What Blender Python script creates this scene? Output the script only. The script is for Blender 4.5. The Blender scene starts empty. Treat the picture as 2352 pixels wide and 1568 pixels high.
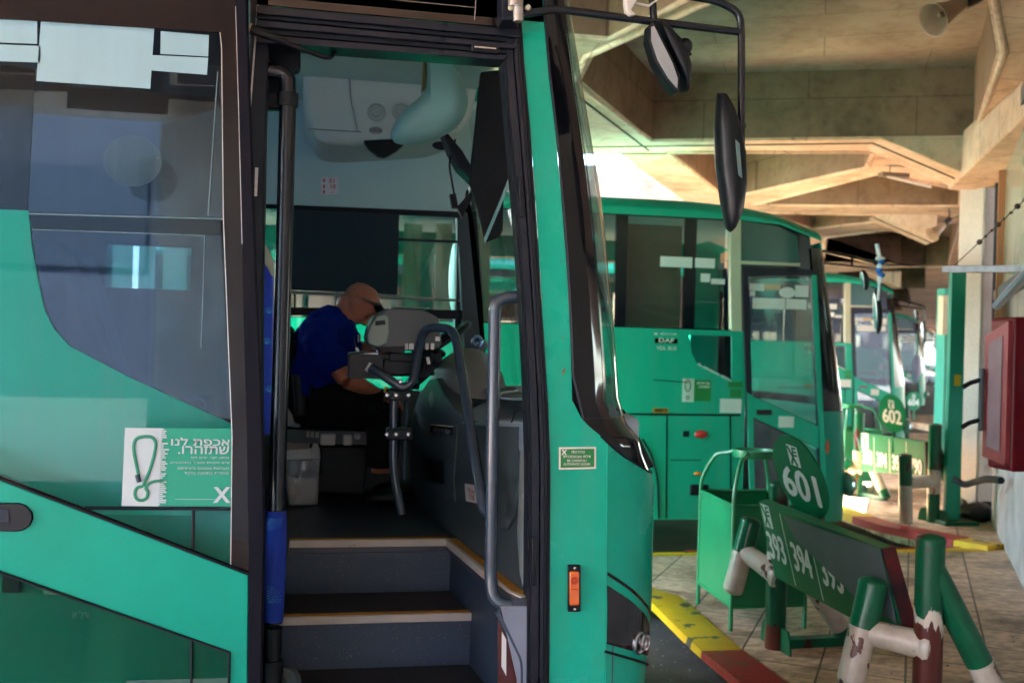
import bpy, bmesh, math, random
from mathutils import Vector, Matrix
from mathutils.geometry import tessellate_polygon
random.seed(7)
sc = bpy.context.scene
R = math.radians
# ---------------------------------------------------------------- camera
F = 2287.0
yaw, roll, pit = R(11), R(1.6), R(.15)
FW = Vector((math.sin(yaw)*math.cos(pit), math.cos(yaw)*math.cos(pit), math.sin(pit)))
_r0 = Vector((math.cos(yaw), -math.sin(yaw), 0)); _u0 = _r0.cross(FW)
RT = _r0*math.cos(roll)+_u0*math.sin(roll); UP = _u0*math.cos(roll)-_r0*math.sin(roll)
CAM = Vector((0, 0, 1.8))
cd = bpy.data.cameras.new("camera"); cam = bpy.data.objects.new("camera", cd)
sc.collection.objects.link(cam)
m3 = Matrix((RT, UP, -FW)).transposed()
cam.matrix_world = Matrix.Translation(CAM) @ m3.to_4x4()
cd.lens = 35; cd.sensor_width = 36; cd.clip_end = 3000; cd.clip_start = .05
cd.dof.use_dof = True; cd.dof.focus_distance = 3.25; cd.dof.aperture_fstop = 3.2
sc.camera = cam
# ---------------------------------------------------------------- world, sun, exposure
SUN_EL, SUN_AZ = 54.0, -42.0          # azimuth measured from +Y towards +X
w = bpy.data.worlds.new("World"); sc.world = w; w.use_nodes = True
wn = w.node_tree; wn.nodes.clear()
wo = wn.nodes.new("ShaderNodeOutputWorld"); bg = wn.nodes.new("ShaderNodeBackground")
sk = wn.nodes.new("ShaderNodeTexSky"); sk.sky_type = 'NISHITA'; sk.sun_disc = False
sk.sun_elevation = R(SUN_EL); sk.sun_rotation = R(SUN_AZ); sk.dust_density = 2.0
wn.links.new(sk.outputs[0], bg.inputs[0]); wn.links.new(bg.outputs[0], wo.inputs[0])
bg.inputs[1].default_value = .15
ld = bpy.data.lights.new("sun", 'SUN'); ld.energy = 5; ld.angle = R(.5); ld.color = (1, .93, .82)
lo = bpy.data.objects.new("sun", ld); sc.collection.objects.link(lo)
sd = Vector((math.sin(R(SUN_AZ))*math.cos(R(SUN_EL)), math.cos(R(SUN_AZ))*math.cos(R(SUN_EL)), math.sin(R(SUN_EL))))
lo.rotation_euler = sd.to_track_quat('Z', 'Y').to_euler(); lo.location = (-20, 20, 30)
sc.view_settings.view_transform = 'Standard'; sc.view_settings.look = 'None'
sc.view_settings.gamma = 1; sc.view_settings.exposure = 5.05
try:
    sc.cycles.max_bounces = 10; sc.cycles.transparent_max_bounces = 24
    sc.cycles.diffuse_bounces = 5; sc.cycles.glossy_bounces = 5
    sc.cycles.use_denoising = True; sc.cycles.caustics_reflective = False; sc.cycles.caustics_refractive = False
    sc.cycles.sample_clamp_indirect = 6
except Exception: pass

# ---------------------------------------------------------------- measuring helpers (photo position -> point on a real plane)
def ray(u, v): return FW + RT*((u-1176)/F) + UP*((784-v)/F)
def G(u, v, z=0.0):
    d = ray(u, v); return CAM + d*((z-CAM.z)/d.z)
def PY(u, v, Y):
    d = ray(u, v); return CAM + d*(Y/d.y)
def PP(u, v, p, n):
    d = ray(u, v); return CAM + d*((p-CAM).dot(n)/d.dot(n))
def D(u, v, d): return CAM + ray(u, v)*d
V = Vector

# ---------------------------------------------------------------- materials
MC = {}
def mat(name, col, rough=.5, metal=0., col2=None, nscale=6., namt=.5, bump=0., bscale=60., coat=0., coatr=.08,
        chip=None, chipcol=(.1,.03,.02), chipscale=5., chipth=.62, spec=.5, stretch=None, rvar=0., sheen=0., chipst=None, smudge=0.):
    if name in MC: return MC[name]
    m = bpy.data.materials.new(name); m.use_nodes = True; MC[name] = m
    nt = m.node_tree; N = nt.nodes; L = nt.links; b = N["Principled BSDF"]
    b.inputs['Base Color'].default_value = (*col, 1); b.inputs['Roughness'].default_value = rough
    b.inputs['Metallic'].default_value = metal; b.inputs['Specular IOR Level'].default_value = spec
    b.inputs['Coat Weight'].default_value = coat; b.inputs['Coat Roughness'].default_value = coatr
    if sheen: b.inputs['Sheen Weight'].default_value = sheen
    tc = N.new("ShaderNodeTexCoord"); vec = tc.outputs['Object']
    if stretch:
        mp = N.new("ShaderNodeMapping"); mp.inputs['Scale'].default_value = stretch
        L.new(vec, mp.inputs[0]); vec = mp.outputs[0]
    out = None
    if col2:
        n = N.new("ShaderNodeTexNoise"); n.inputs['Scale'].default_value = nscale; n.inputs['Detail'].default_value = 8
        n.inputs['Roughness'].default_value = .6
        L.new(vec, n.inputs['Vector'])
        r = N.new("ShaderNodeValToRGB"); r.color_ramp.elements[0].position = .5-namt*.4; r.color_ramp.elements[1].position = .5+namt*.4
        r.color_ramp.elements[0].color = (*col, 1); r.color_ramp.elements[1].color = (*col2, 1)
        L.new(n.outputs[0], r.inputs[0]); out = r.outputs[0]
        if rvar:
            mr = N.new("ShaderNodeMapRange"); mr.inputs[3].default_value = max(0, rough-rvar); mr.inputs[4].default_value = rough+rvar
            L.new(n.outputs[0], mr.inputs[0]); L.new(mr.outputs[0], b.inputs['Roughness'])
    if chip:
        n2 = N.new("ShaderNodeTexNoise"); n2.inputs['Scale'].default_value = chipscale; n2.inputs['Detail'].default_value = 9
        n2.inputs['Roughness'].default_value = .55
        cv = tc.outputs['Object']
        if chipst:
            mpc = N.new("ShaderNodeMapping"); mpc.inputs['Scale'].default_value = chipst; L.new(cv, mpc.inputs[0]); cv = mpc.outputs[0]
        L.new(cv, n2.inputs['Vector'])
        r2 = N.new("ShaderNodeValToRGB"); r2.color_ramp.elements[0].position = chipth; r2.color_ramp.elements[1].position = chipth+.015
        L.new(n2.outputs[0], r2.inputs[0])
        mx = N.new("ShaderNodeMix"); mx.data_type = 'RGBA'
        L.new(r2.outputs[0], mx.inputs[0])
        if out: L.new(out, mx.inputs[6])
        else: mx.inputs[6].default_value = (*col, 1)
        mx.inputs[7].default_value = (*chipcol, 1); out = mx.outputs[2]
    if smudge:
        mps = N.new("ShaderNodeMapping"); mps.inputs['Scale'].default_value = (5,5,.9); L.new(tc.outputs['Object'], mps.inputs[0])
        n6 = N.new("ShaderNodeTexNoise"); n6.inputs['Scale'].default_value = 1.7; n6.inputs['Detail'].default_value = 9; n6.inputs['Roughness'].default_value = .7; L.new(mps.outputs[0], n6.inputs['Vector'])
        r6 = N.new("ShaderNodeMapRange"); r6.inputs[1].default_value = .48; r6.inputs[2].default_value = .78; r6.inputs[4].default_value = smudge; L.new(n6.outputs[0], r6.inputs[0])
        mx = N.new("ShaderNodeMix"); mx.data_type = 'RGBA'; L.new(r6.outputs[0], mx.inputs[0])
        if out: L.new(out, mx.inputs[6])
        else: mx.inputs[6].default_value = (*col, 1)
        mx.inputs[7].default_value = (.22,.24,.21,1); out = mx.outputs[2]
    if out: L.new(out, b.inputs['Base Color'])
    if bump:
        nb = N.new("ShaderNodeTexNoise"); nb.inputs['Scale'].default_value = bscale; nb.inputs['Detail'].default_value = 4
        L.new(vec, nb.inputs['Vector'])
        bp = N.new("ShaderNodeBump"); bp.inputs['Strength'].default_value = bump; bp.inputs['Distance'].default_value = .01
        L.new(nb.outputs[0], bp.inputs['Height']); L.new(bp.outputs[0], b.inputs['Normal'])
    return m

def glass(name, tint=(.9,.95,.95), refl=.0, rough=.01, ior=1.5, streak=0., dustcol=(.45,.5,.5)):
    if name in MC: return MC[name]
    m = bpy.data.materials.new(name); m.use_nodes = True; MC[name] = m
    nt = m.node_tree; N = nt.nodes; L = nt.links; N.clear()
    o = N.new("ShaderNodeOutputMaterial"); t = N.new("ShaderNodeBsdfTransparent"); g = N.new("ShaderNodeBsdfGlossy")
    t.inputs[0].default_value = (*tint, 1); g.inputs['Roughness'].default_value = rough
    f = N.new("ShaderNodeFresnel"); ge = N.new("ShaderNodeNewGeometry"); im = N.new("ShaderNodeMapRange")
    im.inputs[3].default_value = ior; im.inputs[4].default_value = 1/ior; L.new(ge.outputs['Backfacing'], im.inputs[0]); L.new(im.outputs[0], f.inputs[0])
    a = N.new("ShaderNodeMath"); a.operation = 'ADD'; a.use_clamp = True; a.inputs[1].default_value = refl
    L.new(f.outputs[0], a.inputs[0])
    mx = N.new("ShaderNodeMixShader"); L.new(a.outputs[0], mx.inputs[0]); L.new(t.outputs[0], mx.inputs[1]); L.new(g.outputs[0], mx.inputs[2])
    last = mx.outputs[0]
    if streak:
        tc = N.new("ShaderNodeTexCoord"); mp = N.new("ShaderNodeMapping"); mp.inputs['Scale'].default_value = (13, 1, .8)
        L.new(tc.outputs['Object'], mp.inputs[0])
        n = N.new("ShaderNodeTexNoise"); n.inputs['Scale'].default_value = 1.6; n.inputs['Detail'].default_value = 6
        L.new(mp.outputs[0], n.inputs['Vector'])
        n3 = N.new("ShaderNodeTexNoise"); n3.inputs['Scale'].default_value = 90; n3.inputs['Detail'].default_value = 2
        L.new(tc.outputs['Object'], n3.inputs['Vector'])
        r3 = N.new("ShaderNodeMapRange"); r3.inputs[1].default_value = .68; r3.inputs[2].default_value = .72; r3.inputs[4].default_value = streak*1.2
        L.new(n3.outputs[0], r3.inputs[0])
        r = N.new("ShaderNodeMapRange"); r.inputs[1].default_value = .45; r.inputs[2].default_value = .8; r.inputs[4].default_value = streak
        L.new(n.outputs[0], r.inputs[0])
        ad = N.new("ShaderNodeMath"); ad.operation = 'ADD'; ad.use_clamp = True
        L.new(r.outputs[0], ad.inputs[0]); L.new(r3.outputs[0], ad.inputs[1])
        d = N.new("ShaderNodeBsdfDiffuse"); d.inputs[0].default_value = (*dustcol, 1)
        m2 = N.new("ShaderNodeMixShader"); L.new(ad.outputs[0], m2.inputs[0]); L.new(last, m2.inputs[1]); L.new(d.outputs[0], m2.inputs[2])
        last = m2.outputs[0]
    L.new(last, o.inputs[0])
    return m

GREEN = mat("bus_green", (.0,.36,.235), .26, col2=(.0,.44,.31), nscale=3.2, coat=.3, coatr=.04, rvar=.06, spec=.2, smudge=.16, chip=True, chipcol=(.01,.14,.10), chipscale=26, chipth=.745)
GREEN2 = mat("bus_green_dusty", (.0,.36,.235), .34, col2=(.005,.45,.31), nscale=1.6, coat=.08, coatr=.12, spec=.3, rvar=.08, stretch=(1,1,.3), smudge=.22, chip=True, chipcol=(.03,.12,.09), chipscale=20, chipth=.74)
BLACKG = mat("black_gloss", (.004,.005,.008), .08)
RUBBER = mat("black_rubber", (.003,.005,.009), .5, col2=(.006,.009,.015), nscale=12, bump=.05, spec=.25)
FRAME = mat("dark_metal_frame", (.006,.009,.018), .30, spec=.35, col2=(.009,.012,.022), nscale=9, stretch=(1,1,.4), rvar=.08, chip=True, chipcol=(.05,.05,.06), chipscale=40, chipth=.74)
BLKPL = mat("black_plastic", (.003,.005,.008), .42, spec=.3, bump=.04, bscale=220)
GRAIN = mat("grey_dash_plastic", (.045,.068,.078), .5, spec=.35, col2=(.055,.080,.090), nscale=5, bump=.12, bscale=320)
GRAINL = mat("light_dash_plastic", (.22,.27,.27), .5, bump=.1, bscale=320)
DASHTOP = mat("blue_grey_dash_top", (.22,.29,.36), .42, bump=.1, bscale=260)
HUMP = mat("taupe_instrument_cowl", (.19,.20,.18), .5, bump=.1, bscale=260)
PIPE = mat("grey_painted_pipe", (.032,.055,.085), .25, coat=.4, col2=(.042,.068,.10), nscale=20, rvar=.06)
PIPEB = mat("black_painted_pipe", (.006,.010,.016), .22, spec=.4)
CHROME = mat("steel", (.6,.6,.62), .2, metal=1)
ALU = mat("brushed_aluminium", (.5,.51,.5), .35, metal=.7, col2=(.35,.35,.35), nscale=14, stretch=(.2,6,6))
EDGEW = mat("pale_step_edge", (.62,.60,.55), .4, col2=(.5,.48,.42), nscale=7, chip=True, chipcol=(.3,.27,.2), chipscale=26, chipth=.7)
EDGEO = mat("ochre_step_edge", (.55,.27,.02), .6, col2=(.38,.17,.015), nscale=22)
WHITEP = mat("white_print", (.75,.77,.76), .6, col2=(.68,.70,.69), nscale=4)
LINER = mat("pale_cabin_liner", (.46,.70,.66), .65, col2=(.42,.65,.62), nscale=3, bump=.05, bscale=300)
LINERB = mat("beige_cabin_liner", (.55,.66,.61), .6, bump=.05, bscale=300)
VISOR = mat("pale_green_hood", (.26,.54,.51), .4)
BLIND = mat("dark_blind_fabric", (.012,.035,.045), .8, bump=.1, bscale=500)
DARKIN = mat("dark_interior", (.015,.018,.022), .7)
CREAM = mat("cream_paint", (.55,.56,.42), .5, col2=(.45,.45,.33), nscale=3)
AMBER = mat("amber_lens", (.75,.16,.01), .15, col2=(.6,.09,.005), nscale=30, coat=.8)
REDL = mat("red_lens", (.6,.02,.015), .15, coat=.8)
YEL = mat("yellow_sticker", (.7,.5,.03), .5)
RED = mat("red_paint_old", (.15,.001,.007), .35, spec=.3, col2=(.19,.003,.011), nscale=5, chip=True, chipcol=(.25,.17,.11), chipscale=5, chipth=.70)
FLOORM = mat("bus_floor_vinyl", (.030,.040,.058), .34, col2=(.042,.052,.072), nscale=4)
SIGNG = mat("sign_green", (.0,.13,.05), .4, spec=.2, col2=(.003,.17,.075), nscale=4)
BING = mat("bin_green_paint", (.005,.27,.10), .4, col2=(.015,.20,.08), nscale=3, coat=.2, chip=True, chipcol=(.10,.05,.03), chipscale=9, chipth=.71)
POSTG = mat("post_green_enamel", (.002,.085,.036), .3, coat=.25, spec=.3, col2=(.004,.12,.055), nscale=7, chip=True, chipcol=(.06,.015,.010), chipscale=8, chipth=.60, chipst=(1,1,.3))
POSTW = mat("post_white_enamel", (.62,.58,.49), .35, coat=.25, col2=(.40,.35,.27), nscale=8, chip=True, chipcol=(.10,.03,.018), chipscale=11, chipth=.615, chipst=(1,1,.6))
POSTR = mat("post_primer_brown", (.085,.018,.012), .5, col2=(.13,.03,.02), nscale=9)
GREYP = mat("plain_grey", (.10,.135,.15), .5, spec=.2, col2=(.125,.16,.175), nscale=5)

def speckle(name, base, spk=((.35,.18,.07), (.25,.27,.30), (.08,.13,.22))):
    m = mat(name, base, .5, col2=tuple(c*1.35 for c in base), nscale=5)
    nt = m.node_tree; N = nt.nodes; L = nt.links; b = N["Principled BSDF"]
    src = b.inputs['Base Color'].links[0].from_socket
    tc = N.new("ShaderNodeTexCoord")
    for i, (c, s, th) in enumerate(zip(spk, (85, 105, 70), (.12, .10, .12))):
        v = N.new("ShaderNodeTexVoronoi"); v.inputs['Scale'].default_value = s
        mp = N.new("ShaderNodeMapping"); mp.inputs['Location'].default_value = (i*3.3, i, i*7.7)
        L.new(tc.outputs['Object'], mp.inputs[0]); L.new(mp.outputs[0], v.inputs['Vector'])
        lt = N.new("ShaderNodeMath"); lt.operation = 'LESS_THAN'; lt.inputs[1].default_value = th*1.6
        L.new(v.outputs['Distance'], lt.inputs[0])
        sp = N.new("ShaderNodeSeparateColor"); L.new(v.outputs['Color'], sp.inputs[0])
        g2 = N.new("ShaderNodeMath"); g2.operation = 'GREATER_THAN'; g2.inputs[1].default_value = .86
        L.new(sp.outputs[0], g2.inputs[0])
        mu = N.new("ShaderNodeMath"); mu.operation = 'MULTIPLY'; L.new(lt.outputs[0], mu.inputs[0]); L.new(g2.outputs[0], mu.inputs[1])
        mx = N.new("ShaderNodeMix"); mx.data_type = 'RGBA'; L.new(mu.outputs[0], mx.inputs[0]); L.new(src, mx.inputs[6])
        mx.inputs[7].default_value = (*c, 1); src = mx.outputs[2]
    L.new(src, b.inputs['Base Color'])
    return m
STEPV = speckle("speckled_step_vinyl", (.032,.055,.090))
STEPVL = speckle("speckled_pale_vinyl", (.16,.2,.27))

def ragged(name, levels):
    """paint bands by height with ragged, chipped borders; levels = [(z, colour) ...] from the bottom"""
    m = mat(name, levels[0][1], .33, spec=.35)
    nt = m.node_tree; N = nt.nodes; L = nt.links; b = N["Principled BSDF"]
    tc = N.new("ShaderNodeTexCoord"); sp = N.new("ShaderNodeSeparateXYZ"); L.new(tc.outputs['Object'], sp.inputs[0])
    def noise(s, st):
        mp = N.new("ShaderNodeMapping"); mp.inputs['Scale'].default_value = st; L.new(tc.outputs['Object'], mp.inputs[0])
        n = N.new("ShaderNodeTexNoise"); n.inputs['Scale'].default_value = s; n.inputs['Detail'].default_value = 7; L.new(mp.outputs[0], n.inputs['Vector']); return n.outputs[0]
    n1_ = noise(9, (1,1,.25)); sb = N.new("ShaderNodeMath"); sb.operation = 'MULTIPLY_ADD'; sb.inputs[1].default_value = .5; sb.inputs[2].default_value = -.25; L.new(n1_, sb.inputs[0])
    zz = N.new("ShaderNodeMath"); L.new(sp.outputs[2], zz.inputs[0]); L.new(sb.outputs[0], zz.inputs[1])
    cur = None
    for z, c, soft in levels[1:]:
        st = N.new("ShaderNodeMapRange"); st.inputs[1].default_value = z; st.inputs[2].default_value = z+.006
        src = zz.outputs[0] if soft else sp.outputs[2]
        L.new(src, st.inputs[0]); mx = N.new("ShaderNodeMix"); mx.data_type = 'RGBA'; L.new(st.outputs[0], mx.inputs[0])
        if cur: L.new(cur, mx.inputs[6])
        else: mx.inputs[6].default_value = (*levels[0][1], 1)
        mx.inputs[7].default_value = (*c, 1); cur = mx.outputs[2]
    for s, st_, th, c in ((13, (1,1,.5), .63, (.09,.025,.015)), (30, (1,1,1), .69, (.03,.012,.01)), (6, (1,1,.6), .66, (.5,.46,.37))):
        n = noise(s, st_); r = N.new("ShaderNodeMapRange"); r.inputs[1].default_value = th; r.inputs[2].default_value = th+.008; L.new(n, r.inputs[0])
        mx = N.new("ShaderNodeMix"); mx.data_type = 'RGBA'; L.new(r.outputs[0], mx.inputs[0]); L.new(cur, mx.inputs[6]); mx.inputs[7].default_value = (*c, 1); cur = mx.outputs[2]
    L.new(cur, b.inputs['Base Color'])
    bp = N.new("ShaderNodeBump"); bp.inputs['Strength'].default_value = .35; bp.inputs['Distance'].default_value = .004; L.new(noise(28, (1,1,.6)), bp.inputs['Height']); L.new(bp.outputs[0], b.inputs['Normal'])
    return m
PW, PG, PB = (.60,.56,.47), (.002,.085,.036), (.085,.018,.012)
# ---------------------------------------------------------------- mesh builder
class MB:
    def __init__(s): s.v = []; s.f = []; s.m = []; s.mi = 0
    def add(s, vs, fs):
        o = len(s.v); s.v += [tuple(x) for x in vs]; s.f += [tuple(i+o for i in f) for f in fs]; s.m += [s.mi]*len(fs); return s
    def box(s, a, b, M=None):
        x0,y0,z0 = [min(a[i],b[i]) for i in range(3)]; x1,y1,z1 = [max(a[i],b[i]) for i in range(3)]
        p = [V(q) for q in ((x0,y0,z0),(x1,y0,z0),(x1,y1,z0),(x0,y1,z0),(x0,y0,z1),(x1,y0,z1),(x1,y1,z1),(x0,y1,z1))]
        if M: p = [M@q for q in p]
        return s.add(p, [(0,3,2,1),(4,5,6,7),(0,1,5,4),(1,2,6,5),(2,3,7,6),(3,0,4,7)])
    def hexa(s, p):   # 4 bottom + 4 top
        return s.add(p, [(0,3,2,1),(4,5,6,7),(0,1,5,4),(1,2,6,5),(2,3,7,6),(3,0,4,7)])
    def prism(s, poly, off, holes=()):
        poly = [V(p) for p in poly]; holes = [[V(p) for p in h] for h in holes]; off = V(off)
        loops = [poly]+holes; flat = [p for l in loops for p in l]; n = len(flat)
        tri = tessellate_polygon(loops)
        nn = V((0,0,0))
        for i in range(len(poly)): nn += poly[i].cross(poly[(i+1)%len(poly)])
        fs = []
        for t in tri:
            a, b, c = [flat[i] for i in t]
            if (b-a).cross(c-a).dot(off) > 0: t = (t[0], t[2], t[1])
            fs.append(tuple(t)); fs.append((t[0]+n, t[2]+n, t[1]+n))
        k = 0
        for li, l in enumerate(loops):
            for i in range(len(l)):
                a, b = k+i, k+(i+1)%len(l); fs.append((a, b, b+n, a+n))
            k += len(l)
        return s.add(flat+[p+off for p in flat], fs)
    def grid(s, rows, closed=False, flip=False):
        nr, nc = len(rows), len(rows[0]); vs = [p for r_ in rows for p in r_]; fs = []
        for i in range(nr-1):
            for j in range(nc if closed else nc-1):
                a, b = i*nc+j, i*nc+(j+1) % nc; c, d_ = a+nc, b+nc
                fs.append((a, b, d_, c) if not flip else (a, c, d_, b))
        return s.add(vs, fs)
    def tube(s, pts, r, n=12, caps=True, smooth=0):
        pts = [V(p) for p in pts]
        if smooth: pts, r = fillet(pts, smooth), r
        rr = r if isinstance(r, (list, tuple)) else [r]*len(pts)
        t0 = (pts[1]-pts[0]).normalized(); a = t0.orthogonal().normalized(); rows = []
        for i, p in enumerate(pts):
            if i == 0: t = t0
            elif i == len(pts)-1: t = (pts[-1]-pts[-2]).normalized()
            else: t = ((pts[i]-pts[i-1]).normalized()+(pts[i+1]-pts[i]).normalized()).normalized()
            a = (a - t*a.dot(t)).normalized(); b = t.cross(a)
            rows.append([p+a*math.cos(2*math.pi*k/n)*rr[i]+b*math.sin(2*math.pi*k/n)*rr[i] for k in range(n)])
        s.grid(rows, closed=True)
        if caps:
            o = len(s.v); s.f.append(tuple(o-len(rows)*n+k for k in range(n))[::-1]); s.m.append(s.mi)
            s.f.append(tuple(o-n+k for k in range(n))); s.m.append(s.mi)
        return s
    def lathe(s, o, ax, prof, n=24):
        o = V(o); ax = V(ax).normalized(); a = ax.orthogonal().normalized(); b = ax.cross(a)
        rows = [[o+ax*h+(a*math.cos(2*math.pi*k/n)+b*math.sin(2*math.pi*k/n))*max(r, 1e-4) for k in range(n)] for r, h in prof]
        return s.grid(rows, closed=True, flip=False)
    def ball(s, c, rad, M=None, nu=20, nv=12, fn=None):
        c = V(c); rad = rad if hasattr(rad, '__len__') else (rad,)*3; rows = []
        for i in range(nv+1):
            th = math.pi*i/nv; row = []
            for j in range(nu):
                ph = 2*math.pi*j/nu
                q = V((math.sin(th)*math.cos(ph), math.sin(th)*math.sin(ph), -math.cos(th)))
                if fn: q = fn(q)
                q = V((q.x*rad[0], q.y*rad[1], q.z*rad[2]))
                row.append(c + (M@q if M else q))
            rows.append(row)
        return s.grid(rows, closed=True)
    def mat(s, i): s.mi = i; return s

def fillet(pts, rad, n=6):
    out = [pts[0]]
    for i in range(1, len(pts)-1):
        a, b, c = pts[i-1], pts[i], pts[i+1]
        r1 = min(rad, (a-b).length*.49, (c-b).length*.49)
        p0 = b+(a-b).normalized()*r1; p2 = b+(c-b).normalized()*r1
        for k in range(n+1):
            t = k/n; out.append(p0*(1-t)**2+b*2*t*(1-t)+p2*t*t)
    out.append(pts[-1]); return out
def spline(pts, n=6):
    pts = [V(p) for p in pts]; out = []
    P = [pts[0]*2-pts[1]]+pts+[pts[-1]*2-pts[-2]]
    for i in range(1, len(P)-2):
        for k in range(n):
            t = k/n; a, b, c, d_ = P[i-1], P[i], P[i+1], P[i+2]
            out.append(.5*((2*b)+(c-a)*t+(2*a-5*b+4*c-d_)*t*t+(3*b-a-3*c+d_)*t**3))
    out.append(pts[-1]); return out

def thing(name, label, cat, loc=(0,0,0), group=None, rotz=0, kind=None):
    o = bpy.data.objects.new(name, None); sc.collection.objects.link(o)
    o.location = loc; o.rotation_euler = (0, 0, rotz); o.empty_display_size = .2
    tag(o, label, cat, group, kind); return o
def tag(o, label=None, cat=None, group=None, kind=None):
    if label: o['label'] = label
    if cat: o['category'] = cat
    if group: o['group'] = group
    if kind: o['kind'] = kind
    return o
def obj(name, mb, mats, parent=None, smooth=35, bevel=0, label=None, bseg=2, world=True, wn_=False):
    me = bpy.data.meshes.new(name); me.from_pydata(mb.v, [], mb.f)
    mats = mats if isinstance(mats, (list, tuple)) else [mats]
    for m in mats: me.materials.append(m)
    me.polygons.foreach_set('material_index', mb.m)
    bm = bmesh.new(); bm.from_mesh(me); bmesh.ops.recalc_face_normals(bm, faces=bm.faces); bm.to_mesh(me); bm.free()
    me.update()
    if smooth:
        me.polygons.foreach_set('use_smooth', [True]*len(me.polygons))
        try: me.set_sharp_from_angle(angle=R(smooth))
        except Exception: pass
    o = bpy.data.objects.new(name, me); sc.collection.objects.link(o)
    if parent:
        o.parent = parent
        if world:
            M = Matrix.Identity(4); q = parent
            while q: M = q.matrix_basis @ M; q = q.parent
            o.matrix_basis = M.inverted()
    if bevel:
        b = o.modifiers.new("bevel", 'BEVEL'); b.width = bevel; b.segments = bseg; b.limit_method = 'ANGLE'; b.angle_limit = R(40)
        b.harden_normals = False
    if label: o['label'] = label
    return o
def struct(name, mb, mats, **k):
    o = obj(name, mb, mats, **k); o['kind'] = 'structure'; return o

# writing: returns (verts, tris) of flat letters
def text_geo(body, size=1., bold=0., sx=1., align='CENTER'):
    c = bpy.data.curves.new("t", 'FONT'); c.body = body; c.size = size; c.align_x = align; c.align_y = 'CENTER'
    c.offset = bold; c.resolution_u = 3
    o = bpy.data.objects.new("t", c); sc.collection.objects.link(o)
    dg = bpy.context.evaluated_depsgraph_get(); me = bpy.data.meshes.new_from_object(o.evaluated_get(dg))
    vs = [V((v.co.x*sx, v.co.y, 0)) for v in me.vertices]; fs = [tuple(p.vertices) for p in me.polygons]
    bpy.data.objects.remove(o); bpy.data.curves.remove(c); bpy.data.meshes.remove(me)
    return vs, fs
def put_text(mb, body, o, x, y, size, **k):   # o origin, x right unit, y up unit
    vs, fs = text_geo(body, size, **k); o = V(o)
    mb.add([o+V(x)*p.x+V(y)*p.y for p in vs], fs)
def put_fit(mb, body, o, x, y, w_, h_, bold=.015):
    vs, fs = text_geo(body, 1.0)
    x0, x1 = min(v.x for v in vs), max(v.x for v in vs); y0, y1 = min(v.y for v in vs), max(v.y for v in vs); o = V(o)
    n_ = V(x).cross(V(y)).normalized(); e_ = bold*h_*1.1
    for k, (dx, dy) in enumerate(((0,0),(e_,0),(-e_,0),(0,e_*.7),(0,-e_*.7)) if bold else ((0,0),)):
        mb.add([o+n_*(.0002*k)+V(x)*((p.x-(x0+x1)/2)/(x1-x0)*(w_-2*e_)+dx)+V(y)*((p.y-(y0+y1)/2)/(y1-y0)*(h_-e_)+dy) for p in vs], fs)
def heb(s): return s[::-1]
# ================================================================ SETTING
def tiles_mat():
    m = mat("stone_paving", (.5,.4,.3), .5)
    nt = m.node_tree; N = nt.nodes; L = nt.links; b = N["Principled BSDF"]
    tc = N.new("ShaderNodeTexCoord"); mp = N.new("ShaderNodeMapping"); mp.inputs['Rotation'].default_value = (0,0,R(33))
    L.new(tc.outputs['Object'], mp.inputs[0])
    br = N.new("ShaderNodeTexBrick"); br.offset = 0; br.inputs['Scale'].default_value = 1
    br.inputs['Brick Width'].default_value = .42; br.inputs['Row Height'].default_value = .42; br.inputs['Mortar Size'].default_value = .006
    br.inputs['Color1'].default_value = (.74,.53,.38,1); br.inputs['Color2'].default_value = (.64,.45,.31,1); br.inputs['Mortar'].default_value = (.07,.05,.04,1)
    L.new(mp.outputs[0], br.inputs['Vector'])
    n = N.new("ShaderNodeTexNoise"); n.inputs['Scale'].default_value = 2.2; n.inputs['Detail'].default_value = 10; n.inputs['Roughness'].default_value = .7
    mp2 = N.new("ShaderNodeMapping"); mp2.inputs['Scale'].default_value = (1,1.5,1); mp2.inputs['Rotation'].default_value = (0,0,R(33))
    L.new(tc.outputs['Object'], mp2.inputs[0]); L.new(mp2.outputs[0], n.inputs['Vector'])
    r = N.new("ShaderNodeValToRGB"); e = r.color_ramp.elements; e[0].position = .36; e[0].color = (.26,.20,.16,1); e[1].position = .56; e[1].color = (1,1,1,1)
    L.new(n.outputs[0], r.inputs[0])
    n4 = N.new("ShaderNodeTexNoise"); n4.inputs['Scale'].default_value = 14; n4.inputs['Detail'].default_value = 8
    L.new(mp2.outputs[0], n4.inputs['Vector'])
    r4 = N.new("ShaderNodeValToRGB"); e = r4.color_ramp.elements; e[0].position = .35; e[0].color = (.45,.38,.32,1); e[1].position = .6; e[1].color = (1.15,1.1,1.05,1)
    L.new(n4.outputs[0], r4.inputs[0])
    mx = N.new("ShaderNodeMix"); mx.data_type = 'RGBA'; mx.blend_type = 'MULTIPLY'; mx.inputs[0].default_value = .85
    L.new(br.outputs[0], mx.inputs[6]); L.new(r.outputs[0], mx.inputs[7])
    mx2 = N.new("ShaderNodeMix"); mx2.data_type = 'RGBA'; mx2.blend_type = 'MULTIPLY'; mx2.inputs[0].default_value = .7
    L.new(mx.outputs[2], mx2.inputs[6]); L.new(r4.outputs[0], mx2.inputs[7])
    L.new(mx2.outputs[2], b.inputs['Base Color'])
    bp = N.new("ShaderNodeBump"); bp.inputs['Strength'].default_value = .3; bp.inputs['Distance'].default_value = .004; bp.invert = True
    L.new(br.outputs['Fac'], bp.inputs['Height']); L.new(bp.outputs[0], b.inputs['Normal'])
    mr = N.new("ShaderNodeMapRange"); mr.inputs[3].default_value = .3; mr.inputs[4].default_value = .65; L.new(n4.outputs[0], mr.inputs[0]); L.new(mr.outputs[0], b.inputs['Roughness'])
    return m
TILES = tiles_mat()
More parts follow.
